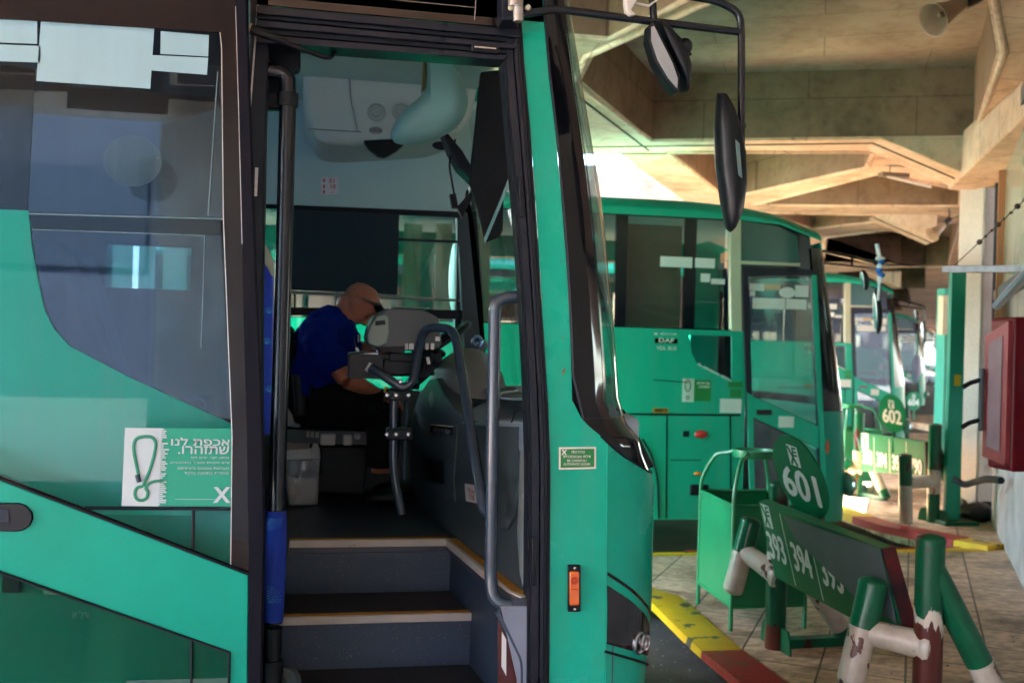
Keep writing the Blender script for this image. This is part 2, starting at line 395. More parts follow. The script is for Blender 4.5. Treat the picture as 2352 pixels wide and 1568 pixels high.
def asphalt_mat():
    m = mat("asphalt", (.045,.043,.045), .75, col2=(.085,.08,.078), nscale=3.0, bump=.9, bscale=90, chip=True, chipcol=(.3,.28,.25), chipscale=45, chipth=.70)
    return m
ASPH = asphalt_mat()
def conc_mat(name, c1, c2, dark, sc_=.9, planks=(0,0,0)):
    m = mat(name, c1, .8)
    nt = m.node_tree; N = nt.nodes; L = nt.links; b = N["Principled BSDF"]
    tc = N.new("ShaderNodeTexCoord")
    n = N.new("ShaderNodeTexNoise"); n.inputs['Scale'].default_value = sc_; n.inputs['Detail'].default_value = 12; n.inputs['Roughness'].default_value = .68
    L.new(tc.outputs['Object'], n.inputs['Vector'])
    r = N.new("ShaderNodeValToRGB"); e = r.color_ramp.elements
    e[0].position = .30; e[0].color = (*dark, 1); e[1].position = .47; e[1].color = (*c1, 1); e3 = e.new(.66); e3.color = (*c2, 1)
    L.new(n.outputs[0], r.inputs[0])
    # formwork board lines
    mp = N.new("ShaderNodeMapping"); mp.inputs['Rotation'].default_value = planks; L.new(tc.outputs['Object'], mp.inputs[0])
    wv = N.new("ShaderNodeTexBrick"); wv.inputs['Scale'].default_value = 1; wv.inputs['Brick Width'].default_value = 1.9; wv.inputs['Row Height'].default_value = .62
    wv.inputs['Mortar Size'].default_value = .006; wv.inputs['Color1'].default_value = (1,1,1,1); wv.inputs['Color2'].default_value = (.86,.86,.86,1); wv.inputs['Mortar'].default_value = (.45,.42,.4,1)
    L.new(mp.outputs[0], wv.inputs['Vector'])
    mx = N.new("ShaderNodeMix"); mx.data_type = 'RGBA'; mx.blend_type = 'MULTIPLY'; mx.inputs[0].default_value = .8
    L.new(r.outputs[0], mx.inputs[6]); L.new(wv.outputs[0], mx.inputs[7])
    n5 = N.new("ShaderNodeTexNoise"); n5.inputs['Scale'].default_value = 7; n5.inputs['Detail'].default_value = 10; n5.inputs['Roughness'].default_value = .75
    L.new(tc.outputs['Object'], n5.inputs['Vector'])
    r5 = N.new("ShaderNodeValToRGB"); e = r5.color_ramp.elements; e[0].position = .33; e[0].color = (.6,.55,.5,1); e[1].position = .52; e[1].color = (1,1,1,1)
    L.new(n5.outputs[0], r5.inputs[0])
    mx2 = N.new("ShaderNodeMix"); mx2.data_type = 'RGBA'; mx2.blend_type = 'MULTIPLY'; mx2.inputs[0].default_value = .7
    L.new(mx.outputs[2], mx2.inputs[6]); L.new(r5.outputs[0], mx2.inputs[7])
    L.new(mx2.outputs[2], b.inputs['Base Color'])
    bp = N.new("ShaderNodeBump"); bp.inputs['Strength'].default_value = .35; bp.inputs['Distance'].default_value = .02
    L.new(n5.outputs[0], bp.inputs['Height']); L.new(bp.outputs[0], b.inputs['Normal'])
    return m
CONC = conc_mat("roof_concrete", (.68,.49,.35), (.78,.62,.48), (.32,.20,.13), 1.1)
CONCD = conc_mat("shaded_coffer_concrete", (.29,.175,.11), (.38,.25,.165), (.14,.08,.05), .9, (R(90),0,0))
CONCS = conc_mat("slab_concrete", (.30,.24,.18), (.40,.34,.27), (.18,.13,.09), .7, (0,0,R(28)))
CONCW = mat("column_concrete", (.52,.50,.47), .85, col2=(.72,.70,.66), nscale=40, namt=.9, bump=.5, bscale=80)
WALLW = mat("rough_white_wall", (.50,.49,.50), .8, col2=(.30,.28,.28), nscale=3, bump=.6, bscale=45)

# ---- ground
g = MB(); g.add([(-400,-400,0),(600,-400,0),(600,900,0),(-400,900,0)], [(0,1,2,3)])
struct("road", g, ASPH, smooth=0)
BIG = [(-14,-3.4),(-14,2.62),(2.72,2.62),(2.36,3.6),(2.36,5.2),(2.44,6.35),(2.2,6.6),(-14,6.6),(-14,7.55),(5.83,7.66),(5.5,8.66),(5.6,10.1),(5.62,11.2),(5.3,11.6),
       (-14,11.6),(-14,13.0),(10.2,13.3),(10.0,14.5),(10.1,16.6),(9.8,17.2),(-14,17.2),(-14,18.8),(14.6,19.2),(14.3,20.4),(14.5,22.4),(14.2,23),(-14,23),(-14,24.6),(19,25),(23,31),(60,90),(90,90),(90,-3.4)]
CCW = BIG[::-1]
# kerb width .14 is left out of the paving on the kerbed stretches
plat = MB(); plat.prism([(x, y, 0.0) for x, y in BIG], (0,0,.15))
struct("platform", plat, TILES, smooth=0)
yd = MB(); yd.add([(-60,-30,.004),(90,-30,.004),(90,-3.4,.004),(-60,-3.4,.004)], [(0,1,2,3)]); struct('bus_road', yd, mat('worn_concrete_road', (.17,.17,.175), .8, col2=(.11,.11,.115), nscale=.8), smooth=0)
def kerb(name, path, cols, seg=.75, h=.165, wd=.27, slope=.07):
    k = MB(); mats = []
    pts = fillet([V((x, y, 0)) for x, y in path], .25, 4)
    # resample
    L_ = [0]
    for i in range(1, len(pts)): L_.append(L_[-1]+(pts[i]-pts[i-1]).length)
    def at(s_):
        s_ = min(max(s_, 0), L_[-1]-1e-5)
        for i in range(1, len(pts)):
            if L_[i] >= s_:
                t = (s_-L_[i-1])/max(1e-6, L_[i]-L_[i-1]); return pts[i-1].lerp(pts[i], t), (pts[i]-pts[i-1]).normalized()
    n = int(L_[-1]/seg)+1
    s_ = 0; ci = 0
    while s_ < L_[-1]-.02:
        ln = seg*cols[ci % len(cols)][1]
        rows = []; st = 5
        for j in range(st+1):
            p, t = at(min(s_+.004+(ln-.008)*j/st, L_[-1])); nrm = V((t.y, -t.x, 0))     # towards the platform (right side)
            jg = lambda a: random.uniform(-a, a)
            a = p-nrm*(slope+jg(.006)); rows.append([a+V((0,0,-.005)), a+V((0,0,.085+jg(.006))), p+nrm*(.012+jg(.004))+V((0,0,h-.02+jg(.004))), p+nrm*.035+V((0,0,h+jg(.003))), p+nrm*(wd)+V((0,0,h+jg(.003))), p+nrm*(wd+.004)+V((0,0,.12))])
        k.mat(cols[ci % len(cols)][0]); k.grid(rows)
        k.add([rows[0][i] for i in range(6)], [(0,1,2,3,4,5)]); k.add([rows[-1][i] for i in range(6)], [(5,4,3,2,1,0)])
        s_ += ln; ci += 1
    return struct(name, k, [KY, KR], smooth=50)
KY = mat("kerb_yellow", (.80,.50,.0), .5, col2=(.66,.40,.0), nscale=5, chip=True, chipcol=(.09,.075,.06), chipscale=7, chipth=.60, bump=.5, bscale=50)
KR = mat("kerb_red", (.50,.008,.014), .5, col2=(.34,.008,.012), nscale=6, chip=True, chipcol=(.13,.09,.07), chipscale=6, chipth=.62, bump=.5, bscale=50)
kerb("kerb", [(1.9,6.6),(2.30,6.62),(2.44,6.35),(2.36,5.2),(2.36,3.6),(2.72,2.62)][::1], [(0,2.45),(1,1.4),(0,1.4),(1,1.3)], .78)
kerb("kerb", [(4.9,11.6),(5.3,11.6),(5.6,11.1),(5.58,10.1),(5.49,8.66),(5.9,7.66)], [(0,1),(1,1.8),(0,1.5),(1,1.6),(0,1.6),(1,1)], .7, slope=.20, h=.19)

# painted edges of the tongues between the bays
e = MB(); e.box((-14,7.55,.151),(5.6,7.65,.156)); struct("kerb_line", e, KY, smooth=0)
e = MB(); e.box((3.0,7.70,.151),(5.5,7.73,.156)); struct("kerb_line", e, KR, smooth=0)

# ---- roof
ZB, ZS = 3.95, 4.62
def zb(*l): return [G(u, v, ZB) for u, v in l]
coffers = [zb((1497,320),(2234,311),(2290,120),(2210,-330),(1720,-30),(1364,129),(1335,186)),
           zb((1120,60),(1398,84),(1760,-105),(1500,-700),(800,-500)),
           zb((1542,349),(1668,452),(1985,383),(2000,349)),
           zb((1735,470),(2200,471),(2205,436),(2020,398)),
           zb((1760,488),(1868,524),(2120,494)),
           zb((1890,612),(2178,611),(2205,508),(1900,545)),
           ]
for k in range(4):     # further bays, the same pair of coffers one bay on each time
    o_ = V((4.3, 7.4, 0))*(k+1)
    coffers.append([p+o_ for p in coffers[4]]); coffers.append([p+o_ for p in coffers[5]])
bright_patch_hole = zb((1150,349),(1420,351),(1590,474),(1150,480))  # brightly lit soffit patch, its glow shaped as an added sky opening
gaps = [[V((-2.6,6.7,ZB)),V((-1.4,6.7,ZB)),V((-1.4,8.0,ZB)),V((-2.6,8.0,ZB))]]+[[V((x0,y0,ZB)),V((x1,y0,ZB)),V((x1,y1,ZB)),V((x0,y1,ZB))] for x0,x1,y0,y1 in ((-1.2,.3,12.6,13.8),(-1,5.5,18.5,20.5),(-3,9,26,28.5),(0,12,34,37))]  # roof openings added out of view to let light into the bays
outer = [(-9,-4.2),(40,-4.2),(60,40),(60,95),(-2,95),(-2.2,30),(-2.8,6.2),(-3.0,5.6),(-8,5.4)]
roof = MB(); roof.prism([(x, y, ZB) for x, y in outer], (0,0,ZS-ZB-.004), holes=coffers+[bright_patch_hole]+gaps)
rt = thing("roof", "weathered tan concrete station roof with deep coffers over the bus bays", "roof")
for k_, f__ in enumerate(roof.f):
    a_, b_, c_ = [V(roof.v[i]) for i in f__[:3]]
    if abs((b_-a_).cross(c_-a_).normalized().z) < .5: roof.m[k_] = 1  # vertical coffer faces darker: their shade is put into the concrete colour
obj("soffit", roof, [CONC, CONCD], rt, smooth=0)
s = MB()
for c in coffers:
    cc = sum(c, V((0,0,0)))/len(c)
    s.prism([V((*(cc+(p-cc)*1.06).xy, ZS)) for p in c], (0,0,.2))
obj("coffer_slab", s, CONCS, rt, smooth=0)
for c in coffers[:6]:          # rounded lip round each coffer
    ccx = sum(c, V((0,0,0)))/len(c); lp = MB(); pts = [p+(p-ccx).normalized()*.05+V((0,0,.004)) for p in c]; lp.tube(pts+[pts[0]], .032, 8, caps=False); obj("coffer_lip", lp, CONC, rt, smooth=60)
GRV = mat("dark_joint", (.05,.035,.025), .9)
gj = MB()
for a_, b_ in (((1345,337),(2008,328)),((1542,352),(1300,352)),((1300,200),(1490,345)),((1560,474),(1700,490))): gj.tube([G(*a_, ZB)+V((0,0,-.002)), G(*b_, ZB)+V((0,0,-.002))], .011, 6)
obj("soffit_joint", gj, GRV, rt)
# haunches on the soffit by the columns
def haunch(p0, p1, wd, dz, name="haunch"):
    h = MB(); p0 = V(p0); p1 = V(p1); t = (p1-p0).normalized(); n = V((-t.y, t.x, 0)); p0 = p0+n*.02; p1 = p1+n*.02
    a, b = p0, p1
    h.hexa([a+V((0,0,-.01)), b+V((0,0,-dz)), b+n*wd+V((0,0,-dz)), a+n*wd+V((0,0,-.01)), a+V((0,0,.02)), b+V((0,0,.02)), b+n*wd+V((0,0,.02)), a+n*wd+V((0,0,.02))])
    j_ = MB(); j_.tube([a+n*wd*.42+V((0,0,-.012)), b+n*wd*.42+V((0,0,-dz-.002))], .012, 6); obj("haunch_joint", j_, mat("dark_joint", (.05,.035,.025), .9), rt)
    # raised edge roll
    return obj(name, h, CONC, rt, smooth=0, bevel=.03)
H0 = G(2022,313,ZB); H1 = G(2238,313,ZB); haunch(H0, H1, .62, .40)
for k in range(1,5):
    o_ = V((4.3,7.4,0))*k if k > 1 else V((3.0,5.0,0))
    haunch(H0+o_, H1+o_, .6, .40)

# ---- columns
def column(x, y, ang, wx, wy, top, label):
    t = thing("column", label, "column", (x, y, .15), rotz=ang)
    c = MB(); c.box((-wx/2,-wy/2,0),(wx/2,wy/2,top-.15))
    obj("shaft", c, CONCW, t, bevel=.02, world=False)
    h = MB(); h.hexa([V(p) for p in ((-wx/2-.0,-wy/2-.006,top-.12),(wx/2+.02,-wy/2-.006,top-.12),(wx/2+.02,wy/2+.006,top-.12),(-wx/2,wy/2+.006,top-.12),(-wx/2-.02,-wy/2-.006,3.94),(wx/2+.03,-wy/2-.006,3.94),(wx/2+.03,wy/2+.006,3.94),(-wx/2-.02,wy/2+.006,3.94))])
    obj("capital", h, CONC, t, world=False, bevel=.02)
    return t
pc = G(2245,1185,.15)
column(pc.x+.02, pc.y+.0, R(9), .42, .34, 3.7, "rough grey concrete column beside the green steel post, pale on its left side")


# diagonal roof beam running from the column towards the near right
db = MB(); a = V((pc.x+.05, pc.y-.15, 0)); b = G(2420,250,ZB); b = V((b.x, b.y, 0)); t = (b-a).normalized(); n = V((-t.y, t.x, 0))
b = a+t*5
db.hexa([a+V((0,0,3.52)), b+V((0,0,3.78)), b-n*.5+V((0,0,3.78)), a-n*.5+V((0,0,3.52)), a+V((0,0,4.0)), b+V((0,0,4.0)), b-n*.5+V((0,0,4.0)), a-n*.5+V((0,0,4.0))])
obj("diagonal_beam", db, CONC, rt, smooth=0, bevel=.02)

# ---- station building along the right
WA = V((3.3,3.66,0)); WB = V((6.75,9.0,0)); wt = (WB-WA).normalized(); wn2 = V((wt.y,-wt.x,0))   # wn2 points into the building
bl = thing("station_building", "station building wall with rough white lower part and dark framed upper windows", "building")
m_ = MB(); m_.prism([WA-wt*1.2+V((0,0,.15)), WB-wt*.1+V((0,0,.15)), WB-wt*.1+wn2*.3+V((0,0,.15)), WA-wt*1.2+wn2*.3+V((0,0,.15))], (0,0,1.35))
obj("wall", m_, WALLW, bl, smooth=0, bevel=.01)
m_ = MB(); m_.prism([WA-wt*9+V((0,0,.15)), WA-wt*1.21+V((0,0,.15)), WA-wt*1.21+wn2*.3+V((0,0,.15)), WA-wt*9+wn2*.3+V((0,0,.15))], (0,0,3.7))
obj("wall", m_, WALLW, bl, smooth=0)
# upper glazing band
WINF = mat("dark_window_frame", (.03,.035,.05), .4, col2=(.05,.055,.07), nscale=6)
PANE = mat("window_pane_pale", (.30,.36,.30), .2, col2=(.22,.28,.24), nscale=1)
PANEB = mat("window_pane_dark", (.03,.05,.06), .08)
ORAN = mat("orange_frame", (.45,.17,.07), .5)
zf = 1.5
for i in range(6):
    s0 = WB-wt*(.15+i*1.05); s1 = WB-wt*(.15+(i+1)*1.05-.02)
    for (z0, z1, mt, nm) in ((1.53,2.35,PANEB,"window_pane"),(2.45,3.75,PANE,"window_pane")):
        m_ = MB(); m_.prism([s0+V((0,0,z0)), s1+V((0,0,z0)), s1+wn2*.03+V((0,0,z0)), s0+wn2*.03+V((0,0,z0))], (0,0,z1-z0)); obj(nm, m_, mt, bl, smooth=0)
    if i % 3: continue
    m_ = MB(); q = s0-wn2*.05
    m_.prism([q+V((0,0,1.5)), q-wt*.09+V((0,0,1.5)), q-wt*.09+wn2*.12+V((0,0,1.5)), q+wn2*.12+V((0,0,1.5))], (0,0,2.4)); obj("window_frame", m_, WINF, bl, smooth=0)
m_ = MB()
for z0, z1 in ((1.5,1.56),(2.36,2.46),(3.76,3.9)):
    m_.prism([WB-wt*.1-wn2*.045+V((0,0,z0)), WA-wt*1.2-wn2*.045+V((0,0,z0)), WA-wt*1.2+wn2*.1+V((0,0,z0)), WB-wt*.1+wn2*.1+V((0,0,z0))], (0,0,z1-z0))
obj("window_rail", m_, WINF, bl, smooth=0)
m_ = MB(); q = WB-wt*.75-wn2*.06; m_.prism([q+V((0,0,1.55)), q-wt*.06+V((0,0,1.55)), q-wt*.06+wn2*.1+V((0,0,1.55)), q+wn2*.1+V((0,0,1.55))], (0,0,2.2)); obj("orange_mullion", m_, ORAN, bl, smooth=0)

# added hall front across the bus road, unseen, there to darken the glass reflections
m_ = MB(); m_.box((-75,-24,0),(60,-23,10.5)); oh = thing("reflection_hall", "added grey hall front behind the camera, unseen, darkening the glass reflections", "building", (-5,-23,0))
obj("wall", m_, mat("grey_render", (.022,.022,.036), .8, col2=(.032,.032,.048), nscale=1), oh, smooth=0)
m_ = MB()
for k in range(16): m_.box((-70+k*6,-23.0,3.6),(-70+k*6+5.2,-22.9,6.4))
obj("window_row", m_, mat("dusk_blue_pane", (.014,.016,.028), .3), oh, smooth=0)
# ---- awning bar with chain
t_ = thing("awning_frame", "pale steel awning bar held by a rusty chain in front of the column", "awning")
a0 = D(2176,619,6.4); b0 = D(2470,617,5.6); m_ = MB(); dd = (b0-a0).normalized(); 
side = V((dd.y,-dd.x,0)).normalized()
m_.hexa([a0-V((0,0,.022)), b0-V((0,0,.022)), b0+side*.05-V((0,0,.022)), a0+side*.05-V((0,0,.022)), a0+V((0,0,.022)), b0+V((0,0,.022)), b0+side*.05+V((0,0,.022)), a0+side*.05+V((0,0,.022))])
obj("bar", m_, mat("galvanised_bar", (.2,.2,.21), .5, metal=.3, col2=(.11,.1,.095), nscale=14), t_, smooth=0, bevel=.004)
m_ = MB(); c0 = D(2192,610,6.35); c1 = D(2400,415,5.7); m_.tube([c0, c1], .0035, 6)
for k in range(9):
    q = c0.lerp(c1, .3+.07*k); m_.ball(q, .010 if k % 3 else .018, nu=8, nv=6)
obj("chain", m_, mat("rusty_chain", (.06,.035,.025), .7), t_)
# steel rafter of that awning going up right
m_ = MB(); p0 = D(2290,702,6.0); p1 = D(2420,560,4.9); m_.tube([p0, p1], .028, 8); obj("rafter", m_, mat("blue_grey_steel", (.18,.22,.26), .4), t_)

# ---- green steel post with yellow sticker
gp = G(2170,1200,.15); gp = V((gp.x, gp.y, 0))
p_ = thing("steel_post", "tall teal steel post with a small yellow sticker in front of the concrete column", "post", (gp.x, gp.y, .15))
h_ = (PP(2185,625, V((gp.x,gp.y,0)), V((0,1,0))).z)-.15
m_ = MB(); m_.box((-.01,-.03,0),(.15,.03,h_)); o = obj("shaft", m_, mat("teal_post_paint", (.004,.30,.20), .45, col2=(.01,.38,.27), nscale=2, chip=True, chipcol=(.3,.45,.42), chipscale=8, chipth=.73), p_, world=False, bevel=.008)
m_ = MB(); m_.box((.04,-.036,1.36),(.11,-.031,1.47)); obj("sticker", m_, YEL, p_, world=False, smooth=0)
m_ = MB(); m_.box((-.12,-.18,0),(.26,.2,.035)); obj("base_plate", m_, POSTG, p_, world=False, bevel=.004)
# second, farther post
g2_ = D(2167,760,14); p2 = thing("steel_post", "far light turquoise steel post partly behind the nearer teal post", "post", (g2_.x, g2_.y, .15))
m_ = MB(); m_.box((-.05,-.1,0),(.1,.1,2.6)); m_2 = obj("shaft", m_, mat("turquoise_paint", (.05,.33,.27), .5), p2, world=False, bevel=.01)
m_ = MB(); m_.box((-.10,-.12,1.95),(-.0,.0,2.5)); obj("lamp_box", m_, CREAM, p2, world=False, bevel=.01)
# cable on the wall foot
m_ = MB(); m_.tube(spline([D(2192,1100,8.9), D(2215,1112,8.8), D(2240,1106,8.6), D(2265,1100,8.3), D(2300,1103,8.0)]), .03, 8)
tag(obj("cable", m_, RUBBER), "black rubber cable sagging across the foot of the concrete column", "cable")
# rubbish bundle behind the barrier
m_ = MB()
for k in range(7):
    q = G(2225+k*9, 1195-random.randint(0,14), .15); m_.ball(q+V((0,0,.08)), (.17,.14,.11), fn=lambda q_: q_*(1+random.uniform(-.12,.12)), nu=10, nv=6)
tag(obj("rubbish_bag", m_, mat("black_bag", (.012,.014,.016), .3, bump=.6, bscale=30)), "crumpled black bag lying at the foot of the concrete column", "bag")

q_ = D(2062,408,11.4); lt_ = thing("ceiling_light", "small fluorescent fitting hanging under the roof beam near the column", "ceiling light", q_)
m_ = MB(); m_.box(q_+V((-.22,-.05,0)), q_+V((.12,.05,.05))); m_.tube([q_+V((-.1,0,.04)), V((q_.x-.1,q_.y,ZB+.02))], .008, 6); obj("housing", m_, mat("dull_fitting", (.20,.15,.10), .6), lt_, bevel=.006)
m_ = MB(); m_.tube([q_+V((-.15,-.03,.0)), q_+V((.36,-.10,-.10))], .016, 8); obj("tube", m_, WHITEP, lt_)
gr_ = MB(); rg = random.Random(4)
for k in range(320):
    if k % 2: q = V((rg.uniform(1.5,2.25), rg.uniform(4.0,6.3), .004))
    else: q = V((rg.uniform(2.6,4.6), rg.uniform(3.4,7.4), .154))
    r_ = rg.uniform(.004,.013); a_ = rg.uniform(0,6); gr_.add([q+V((r_*math.cos(a_+j*2.1)*rg.uniform(.6,1.2), r_*math.sin(a_+j*2.1), 0)) for j in range(3)]+[q+V((0,0,r_*.6))], [(0,1,3),(1,2,3),(2,0,3)])
tag(obj("grit", gr_, mat("grit", (.30,.26,.22), .9, col2=(.08,.07,.06), nscale=40), smooth=0), "fine grit and crumbs scattered over the asphalt and paving by the kerb", "grit", kind="stuff")
# ---- horn loudspeakers
def horn(c, aim, sz, label):
    t = thing("horn_loudspeaker", label, "loudspeaker", c, group="horn loudspeakers under the roof")
    c = V(c); aim = V(aim).normalized()
    cr = mat("horn_cream", (.50,.36,.26), .4, col2=(.40,.28,.2), nscale=5)
    m_ = MB(); m_.lathe(c, aim, [(.03,-.02),(.045,.0),(.055,.06),(.072,.16),(.108,.28),(.128,.30),(.131,.305),(.123,.303),(.10,.27),(.065,.15),(.04,.05),(.001,.04)][:], 28)
    m_.v = [tuple(c+(V(v)-c)*sz) for v in m_.v]; obj("bell", m_, cr, t)
    m_ = MB(); m_.lathe(c, aim, [(.001,-.17),(.05,-.17),(.055,-.15),(.055,-.03),(.04,-.02)], 20); m_.v = [tuple(c+(V(v)-c)*sz) for v in m_.v]; obj("driver_unit", m_, mat("brown_driver", (.05,.028,.02), .45), t)
    m_ = MB(); m_.lathe(c+aim*.22*sz, aim, [(.001,.02),(.02,.02),(.022,0)], 12); m_.box(c+aim*.2*sz-V((.02,.02,.02)), c+aim*.2*sz+V((.02,.02,.02))); obj("horn_tip", m_, mat("tip", (.2,.13,.06), .4), t)
    m_ = MB(); m_.tube([c-aim*.1*sz, c-aim*.12*sz+V((.02,0,.1)), V((c.x-aim.x*.1, c.y-aim.y*.1, 4.63 if c.z > 4 else 3.96))], .012, 8); obj("bracket", m_, mat("brown_driver", (.05,.028,.02), .45), t)
    m_ = MB(); m_.tube(spline([c-aim*.16*sz, c-aim*.3*sz+V((.05,0,-.02)), c-aim*.45*sz+V((.1,0,.03)), c-aim*.6*sz+V((.1,0,.12))]), .006, 6); obj("lead", m_, RUBBER, t)
hc = D(2212,8,7.6); horn(hc, (-RT*.80-V((0,0,.46))-FW*.26), 1.05, "large cream horn loudspeaker under the roof in the top right")
hc = D(2168,516,14.5); horn(hc, (-RT*.75-V((0,0,.6))-FW*.25), .85, "small distant cream horn loudspeaker under the far roof beam")
# ================================================================ BARRIERS, BIN
def logo_geo(mbw, mbg, o, x, y, w_, h_, off):
    # white parallelogram with a green cross and bars
    P = lambda a, b, k=0: V(o)+V(x)*(a*w_)+V(y)*(b*h_)+V(off)*k
    mbw.add([P(-.5,-.5), P(.5,-.5), P(.5,.5), P(-.5,.5)], [(0,1,2,3)])
    def st(a, b, t): 
        a = V((*a,0)); b = V((*b,0)); d_ = (b-a).normalized(); n = V((-d_.y,d_.x,0))*t
        q = [a+n, b+n, b-n, a-n]; mbg.add([P(p.x, p.y, 1) for p in q], [(0,1,2,3)])
    st((-.42,.42),(.22,-.46),.09); st((.02,.0),(-.36,-.46),.08); st((-.02,-.02),(.05,.42),.07)
    for yy in (.38,.2,.03): st((.05,yy),(.40,yy+.03),.045)
def band_post(mb, a, b, r, bands, n=20, cap=True):
    # painted tube, bands = list of (fraction end, material)
    a = V(a); b = V(b); p = 0
    for i, (f, m_) in enumerate(bands):
        mb.mat(m_); mb.tube([a.lerp(b, p), a.lerp(b, f)], r+.0002*i, n, caps=(i == 0)); p = f
    if cap:
        t = (b-a).normalized(); mb.mat(bands[-1][1]); mb.lathe(b, t, [(r*1.03,-.004),(r*1.04,.006),(r*.9,.02),(r*.5,.03),(.0005,.034)], n)
def barrier(label, posts, stubs, tubes, braces, bases, board, disc, nums, discnum, greypoly, rr, seps, primer=False, dr=None, logo=True):
    o = posts[0][0]
    t = thing("sign_barrier", label, "barrier", (o.x, o.y, .15), group="green and white tubular sign barriers")
    MT = [POSTW, POSTG, POSTR]
    for i, (a, b) in enumerate(posts):
        m_ = MB(); 
        if primer:
            band_post(m_, a, b, rr, [(1,0)]); mt_ = ragged('worn_post_paint' if i else 'worn_far_post_paint', [(0,PW),(.22,PG,0),(.38,PW,1),(.42,PB,1),(.72,PW,1),(.76,PG,1)] if i else [(0,PB),(.3,PG,1),(.52,PB,1),(.60,PW,1),(.68,PG,1)]); obj('post', m_, mt_, t, smooth=50); continue
        else: band_post(m_, a, b, rr, [(.3,1),(.55,0),(1,1)])
        obj("post", m_, MT, t, smooth=50)
    for a, b in stubs:
        m_ = MB(); band_post(m_, a, b, rr*1.02, [(.56,0),(1,1)]); m_.mat(0); m_.lathe(a, (a-b), [(rr*1.02,-.003),(rr*.9,.018),(rr*.5,.028),(.0005,.03)], 20); obj("short_post", m_, MT, t, smooth=50)
    for a, b in tubes:
        m_ = MB(); m_.tube([a, a.lerp(b,.5), b], [rr*.92, rr*.95, rr*1.02], 20); m_.lathe(b, b-a, [(rr*1.02,-.01),(rr*1.25,.012),(rr*1.2,.03),(rr*.9,.04)], 20); obj("cross_tube", m_, MT, t, smooth=50)
    for a, b in braces:
        m_ = MB(); band_post(m_, a, b, rr*.95, [(.12,1),(.5,0),(1,1)], cap=False); obj("brace", m_, MT, t, smooth=50)
    for a, b in bases:
        m_ = MB(); d_ = (b-a).normalized(); n = V((-d_.y,d_.x,0))
        m_.mat(0); m_.prism([a-n*.035, b-n*.035, b+n*.035, a+n*.035], (0,0,.05))
        for q in (a,):
            pl = [q+n*(.16*math.cos(k*math.pi/10))+V((0,0,.03+.10*min(1,1.6*math.sin(k*math.pi/10)))) for k in range(11)]+[q-n*.16, q+n*.16]
            m_.prism(pl, d_*.012)
        obj("base", m_, POSTG, t, smooth=0, bevel=.004)
    TL, TR, BR, BL = board; nrm = (TR-TL).cross(BL-TL).normalized()
    if nrm.dot(CAM-TL) < 0: nrm = -nrm
    m_ = MB(); m_.prism([TL, TR, BR, BL], -nrm*.055); bd = obj("sign_board", m_, SIGNG, t, smooth=0, bevel=.004)
    m_ = MB(); m_.prism([TR+(TR-TL).normalized()*.003-nrm*.0, TR+(TR-TL).normalized()*.016, BR+(TR-TL).normalized()*.016, BR+(TR-TL).normalized()*.003], -nrm*.06); obj("board_edge", m_, [mat("rusty_red_edge", (.10,.010,.010), .5, col2=(.012,.012,.02), nscale=9)], t, smooth=0)
    ex = (TR-TL); ey = (TL-BL)
    wt_ = MB(); gt_ = MB()
    for (fx, fy, s_, h_) in nums:
        put_fit(wt_, s_, TL+ex*fx-ey*fy+nrm*.004, ex.normalized(), ey.normalized(), .165*ex.length, .36*ey.length, bold=.035)
    for fx in seps:
        a = TL+ex*fx+nrm*.0035; b = BL+ex*fx+nrm*.0035; wv = ex.normalized()*.004
        wt_.add([a-wv-ey*.05, a+wv-ey*.05, b+wv+ey*.05, b-wv+ey*.05], [(0,1,2,3)])
    if logo: logo_geo(wt_, gt_, TL+ex*logo[0]-ey*logo[1]+nrm*.0035, ex.normalized(), ey.normalized(), logo[2], logo[3], nrm*.001)
    obj("lettering", wt_, WHITEP, bd, smooth=0)
    if gt_.v: obj("emblem", gt_, SIGNG, bd, smooth=0)
    if greypoly:
        c_ = MB(); c_.prism([PP(u, v, TL+nrm*.006, nrm) for u, v in greypoly], nrm*.003); obj("grey_patch", c_, GREYP, bd, smooth=0)  # flat grey patch over the upper right part of the board
    c, a, b = disc; dn = a.cross(b).normalized()
    if dn.dot(CAM-c) < 0: dn = -dn
    m_ = MB(); m_.prism([c+a*math.cos(k*math.pi/24)+b*math.sin(k*math.pi/24) for k in range(48)], -dn*.012)
    dk = obj("round_sign", m_, SIGNG, t, smooth=40)
    wt_ = MB(); gt_ = MB()
    an, bn = a.normalized(), b.normalized(); r_ = a.length
    put_fit(wt_, discnum, c-bn*r_*.20+dn*.004, an, bn, r_*1.45, b.length*.74, bold=.04)
    logo_geo(wt_, gt_, c+bn*r_*.58+dn*.0035, an, bn, r_*.42, r_*.55, dn*.001)
    obj("lettering", wt_, WHITEP, dk, smooth=0); obj("emblem", gt_, SIGNG, dk, smooth=0)
    m_ = MB(); q = c-bn*r_*.9-dn*.02; m_.tube([q, V((q.x, q.y, TL.z-.15))], .02, 10); obj("sign_stem", m_, POSTG, t)
    return t
up_ = V((0,0,1))
def dvec(p, lat, z, dep): return RT*0+V((_r0.x, _r0.y, 0))*lat+up_*z+V((math.sin(yaw), math.cos(yaw), 0))*dep
def base_at(u, v, d, z=.15):
    p = D(u, v, d); return V((p.x, p.y, z))
